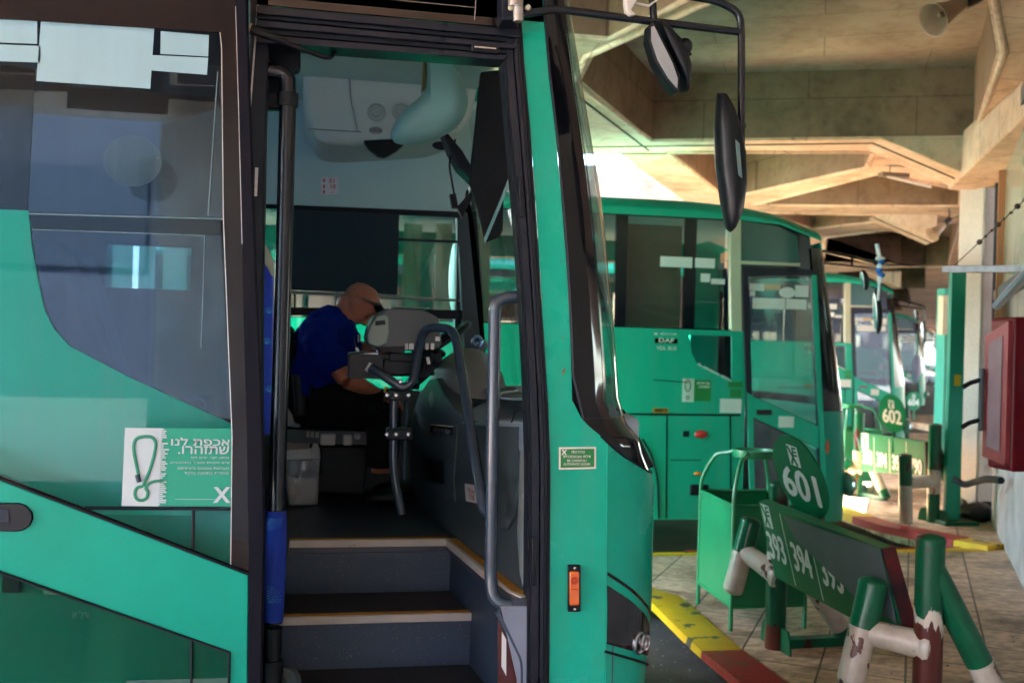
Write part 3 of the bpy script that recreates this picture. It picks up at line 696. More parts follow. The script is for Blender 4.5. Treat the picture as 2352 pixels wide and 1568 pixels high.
# near barrier
pf = base_at(1780,1470,5.55); pn = base_at(2138,1240,4.03)
barrier("green and white tubular barrier with the round 601 sign, nearest the camera",
    [(pf, pf+up_*.90), (pn, pn+up_*.90)],
    [(D(1684,1352,5.7), D(1724,1200,5.7)), (D(1955,1560,4.15), D(2005,1342,4.15))],
    [(D(1706,1262,5.7), D(1782,1318,5.52)), (D(1985,1448,4.15), D(2118,1480,4.04))],
    [(G(1948,1478,.15)+up_*.03, pf+up_*.62), (G(2362,1758,.15)+up_*.03, pn+up_*.80)],
    [(pf+V((0,0,0)), G(1948,1478,.15)), (pn, G(2362,1758,.15))],
    [D(1741,1150,5.42), D(2022,1259,4.17), D(2085,1490,4.12), D(1780,1325,5.40)],
    (D(1836,1096,5.1), dvec(0,.078,-.026,-.18), dvec(0,-.058,.212,0)),
    [(.10,.55,"393",.20),(.335,.55,"394",.20),(.58,.55,"395",.20)], "601",
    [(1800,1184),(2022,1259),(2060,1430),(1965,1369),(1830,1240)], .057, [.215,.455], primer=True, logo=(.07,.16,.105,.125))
# second barrier
qf = base_at(1969,1130,11.6); qn = base_at(2143,1195,9.9)
b2 = [D(1976,993,11.3), D(2123,1014,10.0), D(2126,1092,10.0), D(1978,1082,11.3)]
barrier("green and white tubular barrier with the round 602 sign, by the second bay",
    [(qf, qf+up_*.95), (qn, qn+up_*.95)],
    [(D(1925,1100,11.6), D(1948,1060,11.6)), (base_at(2082,1150,9.6,.2), base_at(2079,1050,9.6,.82))],
    [(D(1935,1075,11.6), D(1969,1078,11.6)), (D(2080,1110,9.6), D(2140,1105,9.9))],
    [(G(2035,1150,.15)+up_*.03, qf+up_*.7), (G(2208,1188,.15)+up_*.03, qn+up_*.75)],
    [(qf, G(2035,1150,.15)), (qn, G(2208,1188,.15))],
    b2, (D(2049,949,10.6), dvec(0,.088,-.01,-.14), dvec(0,-.02,.20,0)),
    [(.12,.6,"393",.24),(.36,.6,"394",.24),(.61,.6,"395",.24),(.88,.6,"790",.24)], "602", None, .062, [.235,.485,.745], logo=(.085,.2,.15,.17))
# third, far barrier
r0_ = V((4.3,7.2,0))
barrier("small distant green barrier with a round sign reading 604, beyond the second one",
    [(qf+r0_, qf+r0_+up_*.95), (qn+r0_, qn+r0_+up_*.95)], [], [(qf+r0_+up_*.5, qn+r0_+up_*.5)], [], [(qf+r0_, qf+r0_+V((.5,0,0)))],
    [p+r0_ for p in b2], (D(2099,920,16), dvec(0,.08,0,-.10), dvec(0,0,.15,0)), [(.2,.6,"602",.24),(.7,.6,"790",.24)], "604", None, .06, [.5], logo=(.085,.2,.15,.17))

# litter bin
A_ = G(1678,1448,.15); B_ = G(1603,1386,.15); C_ = G(1847,1442,.15)
def bin_(A_, B_, C_, label):
    t = thing("litter_bin", label, "litter bin", A_, group="green frame litter bins")
    D_ = B_+C_-A_; cn = [A_, C_, D_, B_]; ce = (A_+D_)/2
    for q in cn:
        m_ = MB(); m_.tube([q, V((q.x, q.y, .88))], .014, 8); obj("leg", m_, BING, t)
    for i in range(4):
        a, b = cn[i], cn[(i+1) % 4]; m_ = MB(); n = ((a+b)/2-ce).normalized()*.004
        m_.prism([a+up_*.14, b+up_*.14, b+up_*.72, a+up_*.72], n); obj("side_panel", m_, BING, t, smooth=0)
        m_ = MB(); m_.tube([a+up_*.73, b+up_*.73], .013, 8); obj("rim", m_, BING, t); m_ = MB(); m_.tube([a+up_*.14, b+up_*.14], .011, 8); obj("bottom_rail", m_, BING, t)
    m_ = MB(); m_.prism([q+up_*.16 for q in cn], (0,0,.01)); obj("bottom", m_, BING, t, smooth=0)
    top = V((ce.x, ce.y, 1.17))
    for q in cn:
        d_ = (V((q.x, q.y, 0))-V((ce.x, ce.y, 0))).normalized(); e_ = top+d_*.12
        q0 = V((q.x, q.y, .86)); m_ = MB(); m_.tube([q0, q0+up_*.09+d_*0, q0.lerp(e_,.18)+up_*.13, q0.lerp(e_,.45)+up_*.14-up_*.0, e_.lerp(q0,.25)+up_*.055, e_+up_*.0], .013, 8, smooth=.12)
        obj("hoop", m_, BING, t)
    m_ = MB(); m_.lathe(top, up_, [(.118,-.03),(.125,-.03),(.13,.0),(.128,.015),(.118,.015),(.112,-.005),(.118,-.03)], 32); obj("ring", m_, BING, t)
    m_ = MB(); m_.lathe(top, up_, [(.001,-.035),(.116,-.035),(.12,-.03)], 32); m_.lathe(top, up_, [(.112,-.003),(.001,-.01)],32); obj("ash_tray", m_, BING, t)
    return t
bin_(A_, B_, C_, "open green metal litter bin with arched hoops standing by the yellow kerb")
o_ = base_at(1938,1130,11.8)-A_
bin_(A_+o_, B_+o_, C_+o_, "dark green litter bin half hidden behind the front of the second bus")
# ================================================================ COACHES (generic, used for the buses behind)
TINT = glass("tinted_window_glass", (.70,.68,.66), .0, .02, ior=1.45)
DOORG = glass("door_glass", (.85,.92,.92), .03, .01, streak=.03)
WIND = glass("windscreen_glass", (.45,.52,.52), .03, .005)
CURV = [(0,0),(.28,.04),(.49,.11),(.62,.21),(.69,.35),(.82,.60),(.95,.90),(1,1.25)]
CURV = CURV+[(a, 2.5-b) for a, b in CURV[-2::-1]]
def interp(tab, z):
    if z <= tab[0][0]: return tab[0][1]
    for (a, b), (c, d_) in zip(tab, tab[1:]):
        if z <= c: return b+(d_-b)*(z-a)/(c-a)
    return tab[-1][1]
def refine(curv, k=4):
    pts = spline([V((a, b, 0)) for a, b in curv], k); return [(p.x, p.y) for p in pts]
CF = refine(CURV, 4)      # t index 0..len-1
def nose_pt(i, z, Xs, Xe, y0=0.0):
    a, b = CF[i]; s_ = interp(Xs, z); e_ = interp(Xe, z); return V((s_+(e_-s_)*a, y0+b, z))
NI = len(CF)-1

O2 = PY(1884,547,8.12); a2 = R(-1.5); ex2 = V((math.cos(a2), math.sin(a2), 0)); ey2 = V((-math.sin(a2), math.cos(a2), 0)); O2.z = 0
def L2(u, v, dy=0.0):
    p = PP(u, v, O2+ey2*dy, ey2)-O2; return (p.dot(ex2), p.z)
def P2(u, v, dy=0.0):
    x, z = L2(u, v, dy); return V((x, dy, z))
def sil(u, v): return L2(u, v, .21)
SEATB = mat("blue_seat_fabric", (.01,.03,.30), .85, col2=(.02,.06,.42), nscale=14, sheen=.4)
TYRE = mat("tyre_rubber", (.015,.015,.016), .8)
def seat(parent, x, y, z, name="passenger_seat"):
    m_ = MB(); m_.hexa([V(p) for p in ((x-.02,y-.21,z+.42),(x+.42,y-.21,z+.45),(x+.42,y+.21,z+.45),(x-.02,y+.21,z+.42),(x-.02,y-.21,z+.52),(x+.42,y-.21,z+.56),(x+.42,y+.21,z+.56),(x-.02,y+.21,z+.52))])
    m_.hexa([V(p) for p in ((x-.06,y-.21,z+.5),(x+.07,y-.21,z+.5),(x+.07,y+.21,z+.5),(x-.06,y+.21,z+.5),(x-.26,y-.19,z+1.18),(x-.17,y-.19,z+1.2),(x-.17,y+.19,z+1.2),(x-.26,y+.19,z+1.18))])
    return obj(name, m_, SEATB, parent, world=False, bevel=.04, bseg=3)
def make_coach(label, group, loc, rotz):
    t = thing("coach", label, "bus", loc, group=group, rotz=rotz)
    K = dict(world=False)
    # heights and edges measured on the side of the second bus
    XL = -11.6
    zb0 = .33; zbelt = L2(1600,757)[1]; zw = L2(1600,500)[1]; zr = L2(1600,476)[1]
    dl = L2(1712,900)[0]; dr_ = L2(1883,900)[0]
    Xs = [(.3, L2(1897,1150)[0]), (1.2, L2(1890,960)[0]), (zbelt, L2(1878,760)[0]), (2.5, L2(1868,620)[0]), (2.75, L2(1862,560)[0])]
    S = [sil(1934,1190), sil(1941,1100), sil(1935,930), sil(1912,760), sil(1884,560)]
    Xe = sorted([(z, interp(Xs, z)+(x-interp(Xs, z))/.62) for x, z in S])
    # lower side, green, with the small window next to the door and wheel arch openings
    drop = [L2(*p) for p in ((1582,769),(1682,772),(1682,872),(1600,833),(1589,811))]
    low = [(XL,zb0),(dl,zb0),(dl,zbelt),(XL,zbelt)]
    arch = []
    for wx in (-2.75, -8.6):
        arch.append([(wx+.5*math.cos(k*math.pi/9), zb0+.02+.5*math.sin(k*math.pi/9)) for k in range(10)])
    m_ = MB(); m_.prism([V((x,0,z)) for x, z in low], (0,.04,0), holes=[[V((x,0,z)) for x, z in drop]]+[[V((x,0,z)) for x, z in a] for a in arch])
    body = obj("body_side", m_, GREEN2, t, smooth=0, **K)
    # panel gaps, groove, marks
    def seam(a, b, w_=.006, m__=RUBBER, nm="panel_gap"):
        a = P2(*a)-V((0,.0015,0)); b = P2(*b)-V((0,.0015,0)); d_ = (b-a).normalized(); n = V((-d_.z,0,d_.x))*w_; q = MB(); q.prism([a-n,b-n,b+n,a+n],(0,-.002,0)); return obj(nm, q, m__, body, smooth=0, **K)
    seam((1380,950),(1700,953),.009); seam((1532,953),(1530,1190)); seam((1677,953),(1679,1190)); seam((1500,872),(1582,878),.004); seam((1540,1056),(1610,1056),.004)
    m_ = MB(); m_.tube([P2(1475,1008)-V((0,.004,0)),P2(1497,1045)-V((0,.004,0)),P2(1511,1100)-V((0,.004,0)),P2(1513,1190)-V((0,.004,0))], .008, 6, smooth=.1); obj("wheel_arch_lip", m_, RUBBER, body, **K)
    q = MB(); q.prism([P2(*p)+V((0,.012,0)) for p in ((1582,769),(1682,772),(1682,872),(1600,833),(1589,811))], (0,.006,0)); obj("window", q, TINT, t, smooth=0, **K)
    # header strip and roof
    front_x = interp(Xs, 2.75)
    m_ = MB(); rows = []
    nst = 30
    ztab = [(L2(1600,476)[0], zr)] + [L2(*p) for p in ((1704,486),(1792,503),(1853,523),(1882,541))]
    for i in range(nst+1):
        x = XL+(ztab[-1][0]+.02-XL)*i/nst if i < 14 else XL+(ztab[-1][0]+.02-XL)*(13/nst)+(ztab[-1][0]+.02-XL)*(17/nst)*((i-13)/(nst-13))
        zt = interp(ztab, x); zlow = min(zw, zt-.04) if x < L2(1702,500)[0] else zt-.05
        zt2 = zt
        cr = .07*(1 if x < -1.4 else max(0, 1-((x+1.4)/1.5)**2*.8))
        prof = [(0.0, zlow), (.0, zt2-.03), (.02, zt2), (.10, zt2+.04+cr*.3), (.35, zt2+.05+cr*.75), (1.25, zt2+.06+cr)]
        prof = prof+[(2.5-a, b) for a, b in prof[-2::-1]]
        rows.append([V((x, a, b)) for a, b in prof])
    nr_ = len(rows[0])
    m_.grid([r_[:5] for r_ in rows]); m_.grid([r_[nr_-5:] for r_ in rows]); rf_ = obj("roof", m_, GREEN2, t, smooth=30, **K)
    m_ = MB(); m_.grid([r_[4:nr_-4] for r_ in rows]); obj("roof_crown", m_, mat("bounce_white_roof", (.68,.66,.62), .7, col2=(.58,.55,.5), nscale=2), rf_, smooth=30, **K)  # unseen top made pale to bounce light up to the soffit
    m_ = MB(); m_.box((XL+.1,.12,zr-.06),(front_x-.2,2.4,zr-.03)); obj("headlining", m_, LINER, t, smooth=0, **K)
    # window posts and panes
    xs_ = [XL+.02, -10.4, -8.9, -7.4, -6.0, L2(1260,620)[0], L2(1427,620)[0], L2(1586,620)[0], L2(1677,620)[0]]
    for i in range(len(xs_)-1):
        q = MB(); q.box((xs_[i]+.05,.006,zbelt+.004),(xs_[i+1]-.05,.012,zw-.002)); obj("window", q, TINT, t, smooth=0, **K)
    q = MB()
    for x in xs_[:-1]: q.box((x-.05,.003,zbelt),(x+.05,.05,zw))
    q.box((XL,.002,zw-.01),(xs_[-1],.03,zw+.012)); q.box((XL,.002,zbelt-.02),(xs_[-1]+.02,.03,zbelt+.012)); obj("window_surround", q, BLACKG, t, smooth=0, **K)
    q = MB(); q.prism([P2(*p) for p in ((1677,503),(1702,505),(1702,615),(1704,762),(1680,760))], (0,.06,0)); obj("cream_pillar", q, CREAM, t, smooth=0, **K)
    # cream curtains inside, level with the windows
    for u0, u1 in ((1440,1570),(1005,1035),(1100,1125),(930,965)):
        a = P2(u0,510); b = P2(u1,752); q = MB(); q.box((a.x,.10,b.z),(b.x,.13,a.z)); obj("curtain", q, mat("beige_curtain", (.42,.36,.30), .8), t, smooth=0, **K)
    for u0, u1 in ((262,300),(322,352),(378,425)):
        a = P2(u0,500); b = P2(u1,756); q = MB(); q.box((a.x,-.006,zbelt),(b.x,.012,zw)); obj("cream_pillar", q, CREAM, t, smooth=0, **K)
    # side over the door
    q = MB(); q.prism([P2(*p)+V((0,.01,0)) for p in ((1703,506),(1790,520),(1832,542),(1838,604),(1703,600))], (0,.008,0)); obj("quarter_window", q, mat("green_tinted_pane", (.01,.09,.075), .12, coat=.4), t, smooth=0, **K)
    q = MB(); q.prism([P2(*p)+V((0,.022,0)) for p in ((1697,498),(1800,508),(1862,532),(1872,640),(1697,640))], (0,.03,0)); obj("door_header", q, BLACKG, t, smooth=0, **K)
    q = MB(); q.prism([P2(*p)+V((0,-.01,0)) for p in ((1703,599),(1836,605),(1836,612),(1703,607))], (0,.02,0)); obj("gutter", q, CREAM, t, smooth=0, **K)
    # door
    dz = [(1702,612),(1868,620),(1883,930),(1897,1165),(1725,1180),(1712,900)]
    holes = [[(1718,634),(1861,634),(1877,976),(1726,908)], [(1727,960),(1877,1030),(1884,1140),(1731,1150)]]
    q = MB(); q.prism([P2(*p)+V((0,-.02,0)) for p in dz], (0,.04,0), holes=[[P2(*p)+V((0,-.02,0)) for p in h] for h in holes]); dr = obj("door", q, FRAME, t, smooth=0, bevel=.004, **K)
    q = MB(); q.prism([P2(*p)+V((0,-.024,0)) for p in ((1727,910),(1877,978),(1878,1028),(1727,957))], (0,.02,0)); obj("door_band", q, GREEN2, dr, smooth=0, **K)
    q = MB(); q.prism([P2(*p)+V((0,-.024,0)) for p in ((1862,632),(1873,632),(1898,1150),(1886,1150))], (0,.02,0)); obj("door_edge", q, GREEN2, dr, smooth=0, **K)
    q = MB(); q.prism([P2(*p)+V((0,-.024,0)) for p in ((1713,900),(1727,908),(1732,1170),(1722,1170))], (0,.02,0)); obj("door_edge", q, GREEN2, dr, smooth=0, **K)
    for h in holes:
        q = MB(); q.prism([P2(*p) for p in h], (0,.006,0)); obj("pane", q, DOORG, dr, smooth=0, **K)
    q = MB(); c_ = P2(1752,946); q.box(c_+V((-.07,-.03,-.022)), c_+V((.07,-.022,.022))); obj("handle", q, BLACKG, dr, bevel=.02, bseg=3, **K)
    # papers on the door pane
    for u0, v0, u1, v1, mt in ((1721,651,1755,668,WHITEP),(1756,652,1792,666,mat("buff_paper",(.6,.45,.28),.7)),(1827,655,1856,683,WHITEP),(1729,683,1802,711,WHITEP),(1806,686,1852,711,WHITEP),(1722,668,1734,681,WHITEP)):
        a = P2(u0,v0); b = P2(u1,v1); q = MB(); q.box((a.x,-.003,b.z),(b.x,-.001,a.z)); obj("notice", q, mt, dr, smooth=0, **K)
    q = MB(); c_ = P2(1808,672); q.prism([c_+V((.075*math.cos(k*math.pi/14),-.002,.048*math.sin(k*math.pi/14))) for k in range(28)],(0,-.001,0)); obj("notice", q, WHITEP, dr, smooth=0, **K)
    a = P2(1786,955,); b = P2(1820,981); q = MB(); q.box((a.x,-.027,b.z),(b.x,-.025,a.z)); obj("sticker", q, WHITEP, dr, smooth=0, **K)
    # papers in the side windows
    for u0, v0, u1, v1 in ((1517,588,1590,615),(1597,592,1642,616),(1650,603,1664,619),(1610,628,1631,648),(1634,640,1665,653)):
        a = P2(u0,v0); b = P2(u1,v1); q = MB(); q.box((a.x,.002,b.z),(b.x,.004,a.z)); obj("notice", q, WHITEP if u0 < 1640 else GREYP, t, smooth=0, **K)
    # stickers and lettering on the side
    def rect(u0, v0, u1, v1, mt, nm="sticker", dy=-.003):
        a = P2(u0,v0); b = P2(u1,v1); q = MB(); q.box((a.x,dy,b.z),(b.x,dy+.002,a.z)); return obj(nm, q, mt, body, smooth=0, **K)
    def word(s_, u, v, sz, mt=WHITEP, dy=-.006, bold=.0, sx=1.): 
        q = MB(); put_text(q, s_, P2(u, v)+V((0,dy,0)), (1,0,0), (0,0,1), sz, bold=bold, sx=sx); return obj("lettering", q, mt, body, smooth=0, **K)
    rect(1504,776,1556,789,BLACKG); word("DAF",1530,782,.050,bold=.001,sx=1.5); word("MERKAVIM",1535,767,.026,bold=.0003,sx=1.15); word("VDL BUS",1531,800,.044,bold=.0006,sx=1.05); rect(1503,764,1510,769,WHITEP)
    rect(1568,869,1593,923,WHITEP); rect(1595,872,1632,921,mat("sticker_green",(.01,.22,.05),.4)); word(heb("אכפת לנו"),1615,880,.030,bold=.001); word(heb("שתזהרו."),1617,888,.030,bold=.001)
    q = MB(); c_ = P2(1579,885)+V((0,-.006,0)); pp = [c_+V((.026*math.cos(k*math.pi/10)*(1 if True else 1),0,.05*math.sin(k*math.pi/10)-.0)) for k in range(21)]; q.tube(pp,.004,5); c2_ = P2(1579,913)+V((0,-.006,0)); q.tube([c2_+V((.014*math.cos(k*math.pi/6),0,.014*math.sin(k*math.pi/6))) for k in range(13)],.004,5); obj("emblem", q, SIGNG, body, **K)
    rect(1673,876,1706,890,mat("sticker_green",(.01,.22,.05),.4)); rect(1677,893,1703,912,mat("sticker_green",(.01,.22,.05),.4)); rect(1654,915,1702,948,WHITEP)
    rect(1499,937,1535,948,mat("orange_plate",(.5,.22,.01),.4)); word("EURO 5",1517,942,.030,BLACKG,bold=.001)
    rect(1569,989,1583,1003,BLKPL)
    def lens(u, v, rx, rz, mt, nm): 
        q = MB(); q.ball(P2(u,v), (rx,.025,rz), nu=20, nv=10); obj(nm, q, mt, body, **K)
    lens(1610,997,.062,.036,REDL,"side_lamp"); lens(1603,1087,.04,.018,AMBER,"side_lamp")
    q = MB(); a = P2(1585,1112); b = P2(1626,1137); q.box((a.x,-.02,b.z),(b.x,.01,a.z)); obj("flap_latch", q, BLKPL, body, bevel=.008, **K)
    # strip of white lettering round the small window
    a = P2(1602,838)+V((0,-.003,0)); b = P2(1680,877)+V((0,-.003,0)); q = MB(); dd_ = (b-a).normalized()
    nz_ = V((-dd_.z,0,dd_.x)); rl = random.Random(2); tl = (b-a).length
    for k in range(22):
        if k == 14: continue
        p_ = a+dd_*tl*(k/22); h__ = rl.uniform(.012,.022); q.add([p_, p_+dd_*tl*.030, p_+dd_*tl*.030+nz_*h__, p_+nz_*h__], [(0,1,2,3)])
    obj("white_strip", q, WHITEP, body, smooth=0, **K)
    # nose: green skirt, black pillar and windscreen
    zs_low = [.3,.45,.7,.95,1.15,1.28]; zs_hi = [1.28,1.34,1.5,1.75,2.0,2.3,2.55,2.72]
    m_ = MB(); m_.grid([[nose_pt(i, z, Xs, Xe) for i in range(NI+1)] for z in zs_low]); ns = obj("nose_panel", m_, GREEN2, t, smooth=50, **K)
    m_ = MB()
    pil = 9
    m_.grid([[nose_pt(i, z, Xs, Xe) for i in range(0, pil+1)] for z in zs_hi]); m_.grid([[nose_pt(i, z, Xs, Xe) for i in range(NI-pil, NI+1)] for z in zs_hi])
    m_.grid([[nose_pt(i, z, Xs, Xe) for i in range(pil, NI-pil+1)] for z in (1.28,1.36)]); m_.grid([[nose_pt(i, z, Xs, Xe) for i in range(pil, NI-pil+1)] for z in (2.55,2.72,2.80)])
    obj("windscreen_surround", m_, BLACKG, t, smooth=50, **K)
    m_ = MB(); m_.grid([[nose_pt(i, z, Xs, Xe) for i in range(pil, NI-pil+1)] for z in zs_hi[1:]]); obj("windscreen", m_, WIND, t, smooth=50, **K)
    q = MB(); p_ = nose_pt(7, .95, Xs, Xe); q.ball(P2(1901,1027)+V((.0,.02,0)), (.03,.02,.075), nu=14, nv=10); obj("side_marker", q, AMBER, ns, **K)
    q = MB(); q.ball(nose_pt(12, .62, Xs, Xe), (.06,.2,.11), nu=18, nv=12); obj("headlight", q, mat("headlight_glass", (.5,.5,.5), .1, metal=.6), ns, **K)
    # inside: floor, far side, seats, dash
    q = MB(); q.box((XL+.05,.06,.9),(dl-.1,2.44,.96)); q.box((dl-.1,.9,.9),(dr_,2.44,.96)); q.box((XL,.05,zb0),(XL+.05,2.45,zr)); obj("floor", q, FLOORM, t, smooth=0, **K)
    q = MB(); q.prism([V((x,2.5,z)) for x, z in ((XL,zb0),(dr_,zb0),(dr_,zr-.02),(XL,zr-.02))], (0,-.04,0), holes=[[V((x0,2.5,1.7)),V((x1,2.5,1.7)),V((x1,2.5,2.75)),V((x0,2.5,2.75))] for x0, x1 in ((-10.9,-9.5),(-9.4,-8),(-7.9,-6.5),(-6.4,-5),(-4.9,-3.4),(-3.2,-1.6),(-1.4,-.3))]); obj("body_side", q, GREEN2, t, smooth=0, **K)
    for i in range(9):
        for yy in (.45,.9,1.7,2.15): seat(t, -10.9+i*1.0, yy, .96)
    seat(t, -1.25, 2.0, .7, "driver_seat")
    q = MB(); q.hexa([V(p) for p in ((-.45,.5,.5),(-.02,.35,.5),(.12,2.3,.5),(-.45,2.4,.5),(-.4,.6,1.2),(-.1,.4,1.24),(.05,2.3,1.24),(-.5,2.4,1.3))]); obj("dashboard", q, GRAIN, t, bevel=.04, **K)
    q = MB(); c_ = V((-.55,1.95,1.45)); q.tube([c_+V((.06*math.cos(k*math.pi/12)*2,.23*math.sin(k*math.pi/12),.2*math.cos(k*math.pi/12)*-.6)) for k in range(25)], .014, 8); obj("steering_wheel", q, BLKPL, t, **K)
    # wheels
    for wx in (-2.75,-8.6):
        for yy, s_ in ((.05,1),(2.45,-1)):
            q = MB(); q.lathe((wx,yy,.48), (0,s_,0), [(.28,0),(.46,.0),(.48,.03),(.48,.25),(.3,.28)], 28); wl = obj("wheel", q, TYRE, t, **K)
            q = MB(); q.lathe((wx,yy,.48), (0,s_,0), [(.001,.05),(.1,.05),(.14,.09),(.24,.07),(.28,.0)], 24); obj("rim", q, ALU, wl, **K)
    # mirror arms
    def W2(u, v, d): 
        p = D(u, v, d)-O2; return V((p.dot(ex2), p.dot(ey2), p.z))
    q = MB(); q.box(W2(1868,578,9.3)-V((.03,.06,.12)), W2(1868,608,9.3)+V((.04,.03,.02))); obj("mirror_hinge", q, FRAME, t, bevel=.01, **K)
    q = MB(); q.tube([W2(1878,577,9.3),W2(1895,577,9.25),W2(2010,603,8.9),W2(2022,612,8.9),W2(2020,700,8.9)], .016, 8, smooth=.06); q.tube([W2(1880,608,9.3),W2(1895,604,9.25),W2(2018,618,8.9)], .011, 8, smooth=.05); q.tube([W2(1957,592,9.05),W2(1957,611,9.05)],.012,6)
    ar = obj("mirror_arm", q, PIPEB, t, **K)
    def mirror(c, h_, w__, nm, rx):
        q = MB(); M_ = Matrix.Rotation(rx, 3, 'Y'); q.ball(c, (w__*.9, w__*.75, h_/2), M=M_, nu=18, nv=14, fn=lambda p: V((p.x if p.x > 0 else p.x*.25, p.y, p.z))); mm = obj(nm, q, BLKPL, ar, smooth=60, **K)
        q = MB(); q.ball(c-V((w__*.228,0,0)), (.004, w__*.6, h_*.42), M=M_, nu=18, nv=12); obj("mirror_glass", q, CHROME, mm, **K)
    mirror(W2(1984,643,8.95), .19, .055, "close_mirror", R(-14)); mirror(W2(2013,716,8.9), .40, .06, "wing_mirror", R(-6))
    return t
c2 = make_coach("turquoise green coach parked across the middle, its front beside the 601 sign", "green coaches parked in the bays", O2, a2)
def copy_tree(o, parent=None):
    c = o.copy(); sc.collection.objects.link(c)
    if parent: c.parent = parent
    for ch in list(o.children): copy_tree(ch, c)
    return c
o3 = D(2051,668,16.2); c3 = copy_tree(c2); c3.location = (o3.x, o3.y, 0); c3['label'] = "green coach behind the 602 sign, second from the camera among the background buses"
o4 = D(2110,740,30); c4 = copy_tree(c2); c4.location = (o4.x, o4.y, 0); c4['label'] = "far green coach just showing beyond the coach behind the 602 sign"
o5 = D(2152,770,48); c5 = copy_tree(c2); c5.location = (o5.x, o5.y, 0); c5['label'] = "farthest green coach, a blurred sliver left of the teal steel post"
# ribbon on the mirror of the second bus
q = MB(); qb = MB()
base = D(2022,610,8.85)
q.tube([D(2014,560,8.85), D(2021,592,8.85)], .018, 8); q.ball(D(2022,594,8.85), (.045,.045,.02)); q.ball(D(2020,612,8.84), (.02,.03,.03)); q.ball(D(2021,640,8.84), (.022,.03,.045)); q.tube([D(2020,650,8.85), D(2017,690,8.85)], .012, 8)
qb.ball(D(2024,602,8.84), (.026,.03,.028)); qb.ball(D(2019,622,8.84), (.028,.03,.03)); qb.ball(D(2025,632,8.83), (.03,.03,.022))
t_ = thing("ribbon", "blue and white ribbon tied to the mirror arm of the coach by the 601 sign", "ribbon", base)
obj("white_ribbon", q, mat("ribbon_white", (.7,.7,.78), .7), t_); obj("blue_ribbon", qb, mat("ribbon_blue", (.02,.12,.5), .7), t_)
q = MB(); q.ball(D(2105,845,17), (.07,.07,.25)); tag(obj("cloth", q, mat("pale_blue_cloth", (.45,.5,.75), .8)), "pale blue cloth hanging from the mirror of the coach by the 602 sign", "cloth")
# ================================================================ THE NEAR COACH
YB = 3.2
S = lambda u, v, dy=0.0: PY(u, v, YB+dy)
ZF, ZM, ZL = .96, .74, .54
DW = YB+2.5
bus = thing("coach", "near green coach with its front door open and the driver inside", "bus", (0, YB, 0), group="green coaches parked in the bays")
def prism_part(name, pts, off, m__, parent=bus, **k):
    q = MB(); q.prism(pts, off); return obj(name, q, m__, parent, **k)
# --- green front pillar beside the door, and nose
Xs1 = [(.3,.95),(1.466,.95),(1.545,.825),(3.1,.728)]
Xe1 = [(.3,1.30),(.62,1.32),(.9,1.345),(1.33,1.345),(1.42,1.27),(1.56,1.205),(1.9,1.16),(2.3,1.10),(2.7,1.00),(3.1,.90)]
Xs1 = sorted([(S(1312,827).z, S(1312,827).x),(S(1304,643).z, S(1304,643).x),(S(1280,340).z,S(1280,340).x),(S(1261,185).z,S(1261,185).x),(S(1245,0).z,S(1245,0).x),(3.1,S(1243,-30).x),
              (S(1314,921).z,S(1314,921).x),(S(1326,950).z,S(1326,950).x),(S(1352,978).z,S(1352,978).x),(S(1395,1013).z,S(1395,1013).x),(.3,S(1392,1568).x)])
n1 = lambda i, z: nose_pt(i, z, Xs1, Xe1, YB)
post_out = [(1196,-40),(1197,70),(1222,350),(1237,551),(1250,800),(1262,1011),(1264,1103),(1261,1568),(1258,1800)]
zt_tab = [S(u, v) for u, v in post_out]; zt_tab = sorted([(p.z, p.x) for p in zt_tab])
# lower green skin wraps the corner: grid over z with top edge following the black trim
def ztop(i):
    tab = [(0,1.50),(1,1.462),(3,1.43),(6,1.395),(9,1.365),(12,1.35),(NI,1.35)]
    return interp(tab, min(i, NI-i) if i > NI/2 else i)
def head_hole(p):  return False
m_ = MB(); N_ = 26
rows = []
for k in range(N_+1):
    rows.append([n1(i, .30+(ztop(i)-.30)*k/N_) for i in range(NI+1)])
m_.grid(rows); nose = obj("nose_panel", m_, GREEN, bus, smooth=60)
# flat green part between door post and corner
m_ = MB(); rows = []
zl = [.3,.5,.8,1.1,1.3,1.466]+[1.50,1.53,1.56,1.62,1.7,1.9,2.1,2.3,2.5,2.7,2.9,3.08]
for z in zl:
    a = interp(zt_tab, z); b = interp(Xs1, z); rows.append([V((a+(b-a)*t, YB, z)) for t in (0,.33,.66,1)])
m_.grid(rows); pil1 = obj("front_pillar", m_, GREEN, bus, smooth=30)
# black trim, frit and windscreen
m_ = MB(); rows = []
for k in range(7): rows.append([n1(i, ztop(i)+(max(1.56, ztop(i)+.02)-ztop(i))*k/6)+V((0,-.002,0)) for i in range(NI+1)])
m_.grid(rows)
zw_ = [1.56,1.62,1.7,1.8,1.95,2.1,2.25,2.4,2.55,2.7,2.85,3.0,3.1]
ft = 5
m_.grid([[n1(i, z) for i in range(0, ft+1)] for z in zw_]); m_.grid([[n1(i, z) for i in range(NI-ft, NI+1)] for z in zw_])
obj("windscreen_surround", m_, BLACKG, bus, smooth=60)
q = MB()
for k in range(200):
    z = 1.58+k*.0074; 
    for jj, s_ in ((0,.006),(1,.004),(2,.0025)):
        f = (ft+.12+jj*.17+(k % 2)*.08); i0 = int(f); p = n1(i0, z).lerp(n1(i0+1, z), f-i0); tz = (n1(i0+1, z)-n1(i0, z)).normalized(); nn = V((tz.y,-tz.x,0))*.002
        q.add([p+nn+tz*s_*.6, p+nn+V((0,0,s_)), p+nn-tz*s_*.6, p+nn-V((0,0,s_))], [(0,1,2,3)])
obj("dotted_frit", q, BLACKG, bus, smooth=0)
m_ = MB(); m_.grid([[n1(i, z) for i in range(ft, NI-ft+1)] for z in zw_]); obj("windscreen", m_, glass("front_glass", (.72,.80,.82), .12, .008), bus, smooth=70)
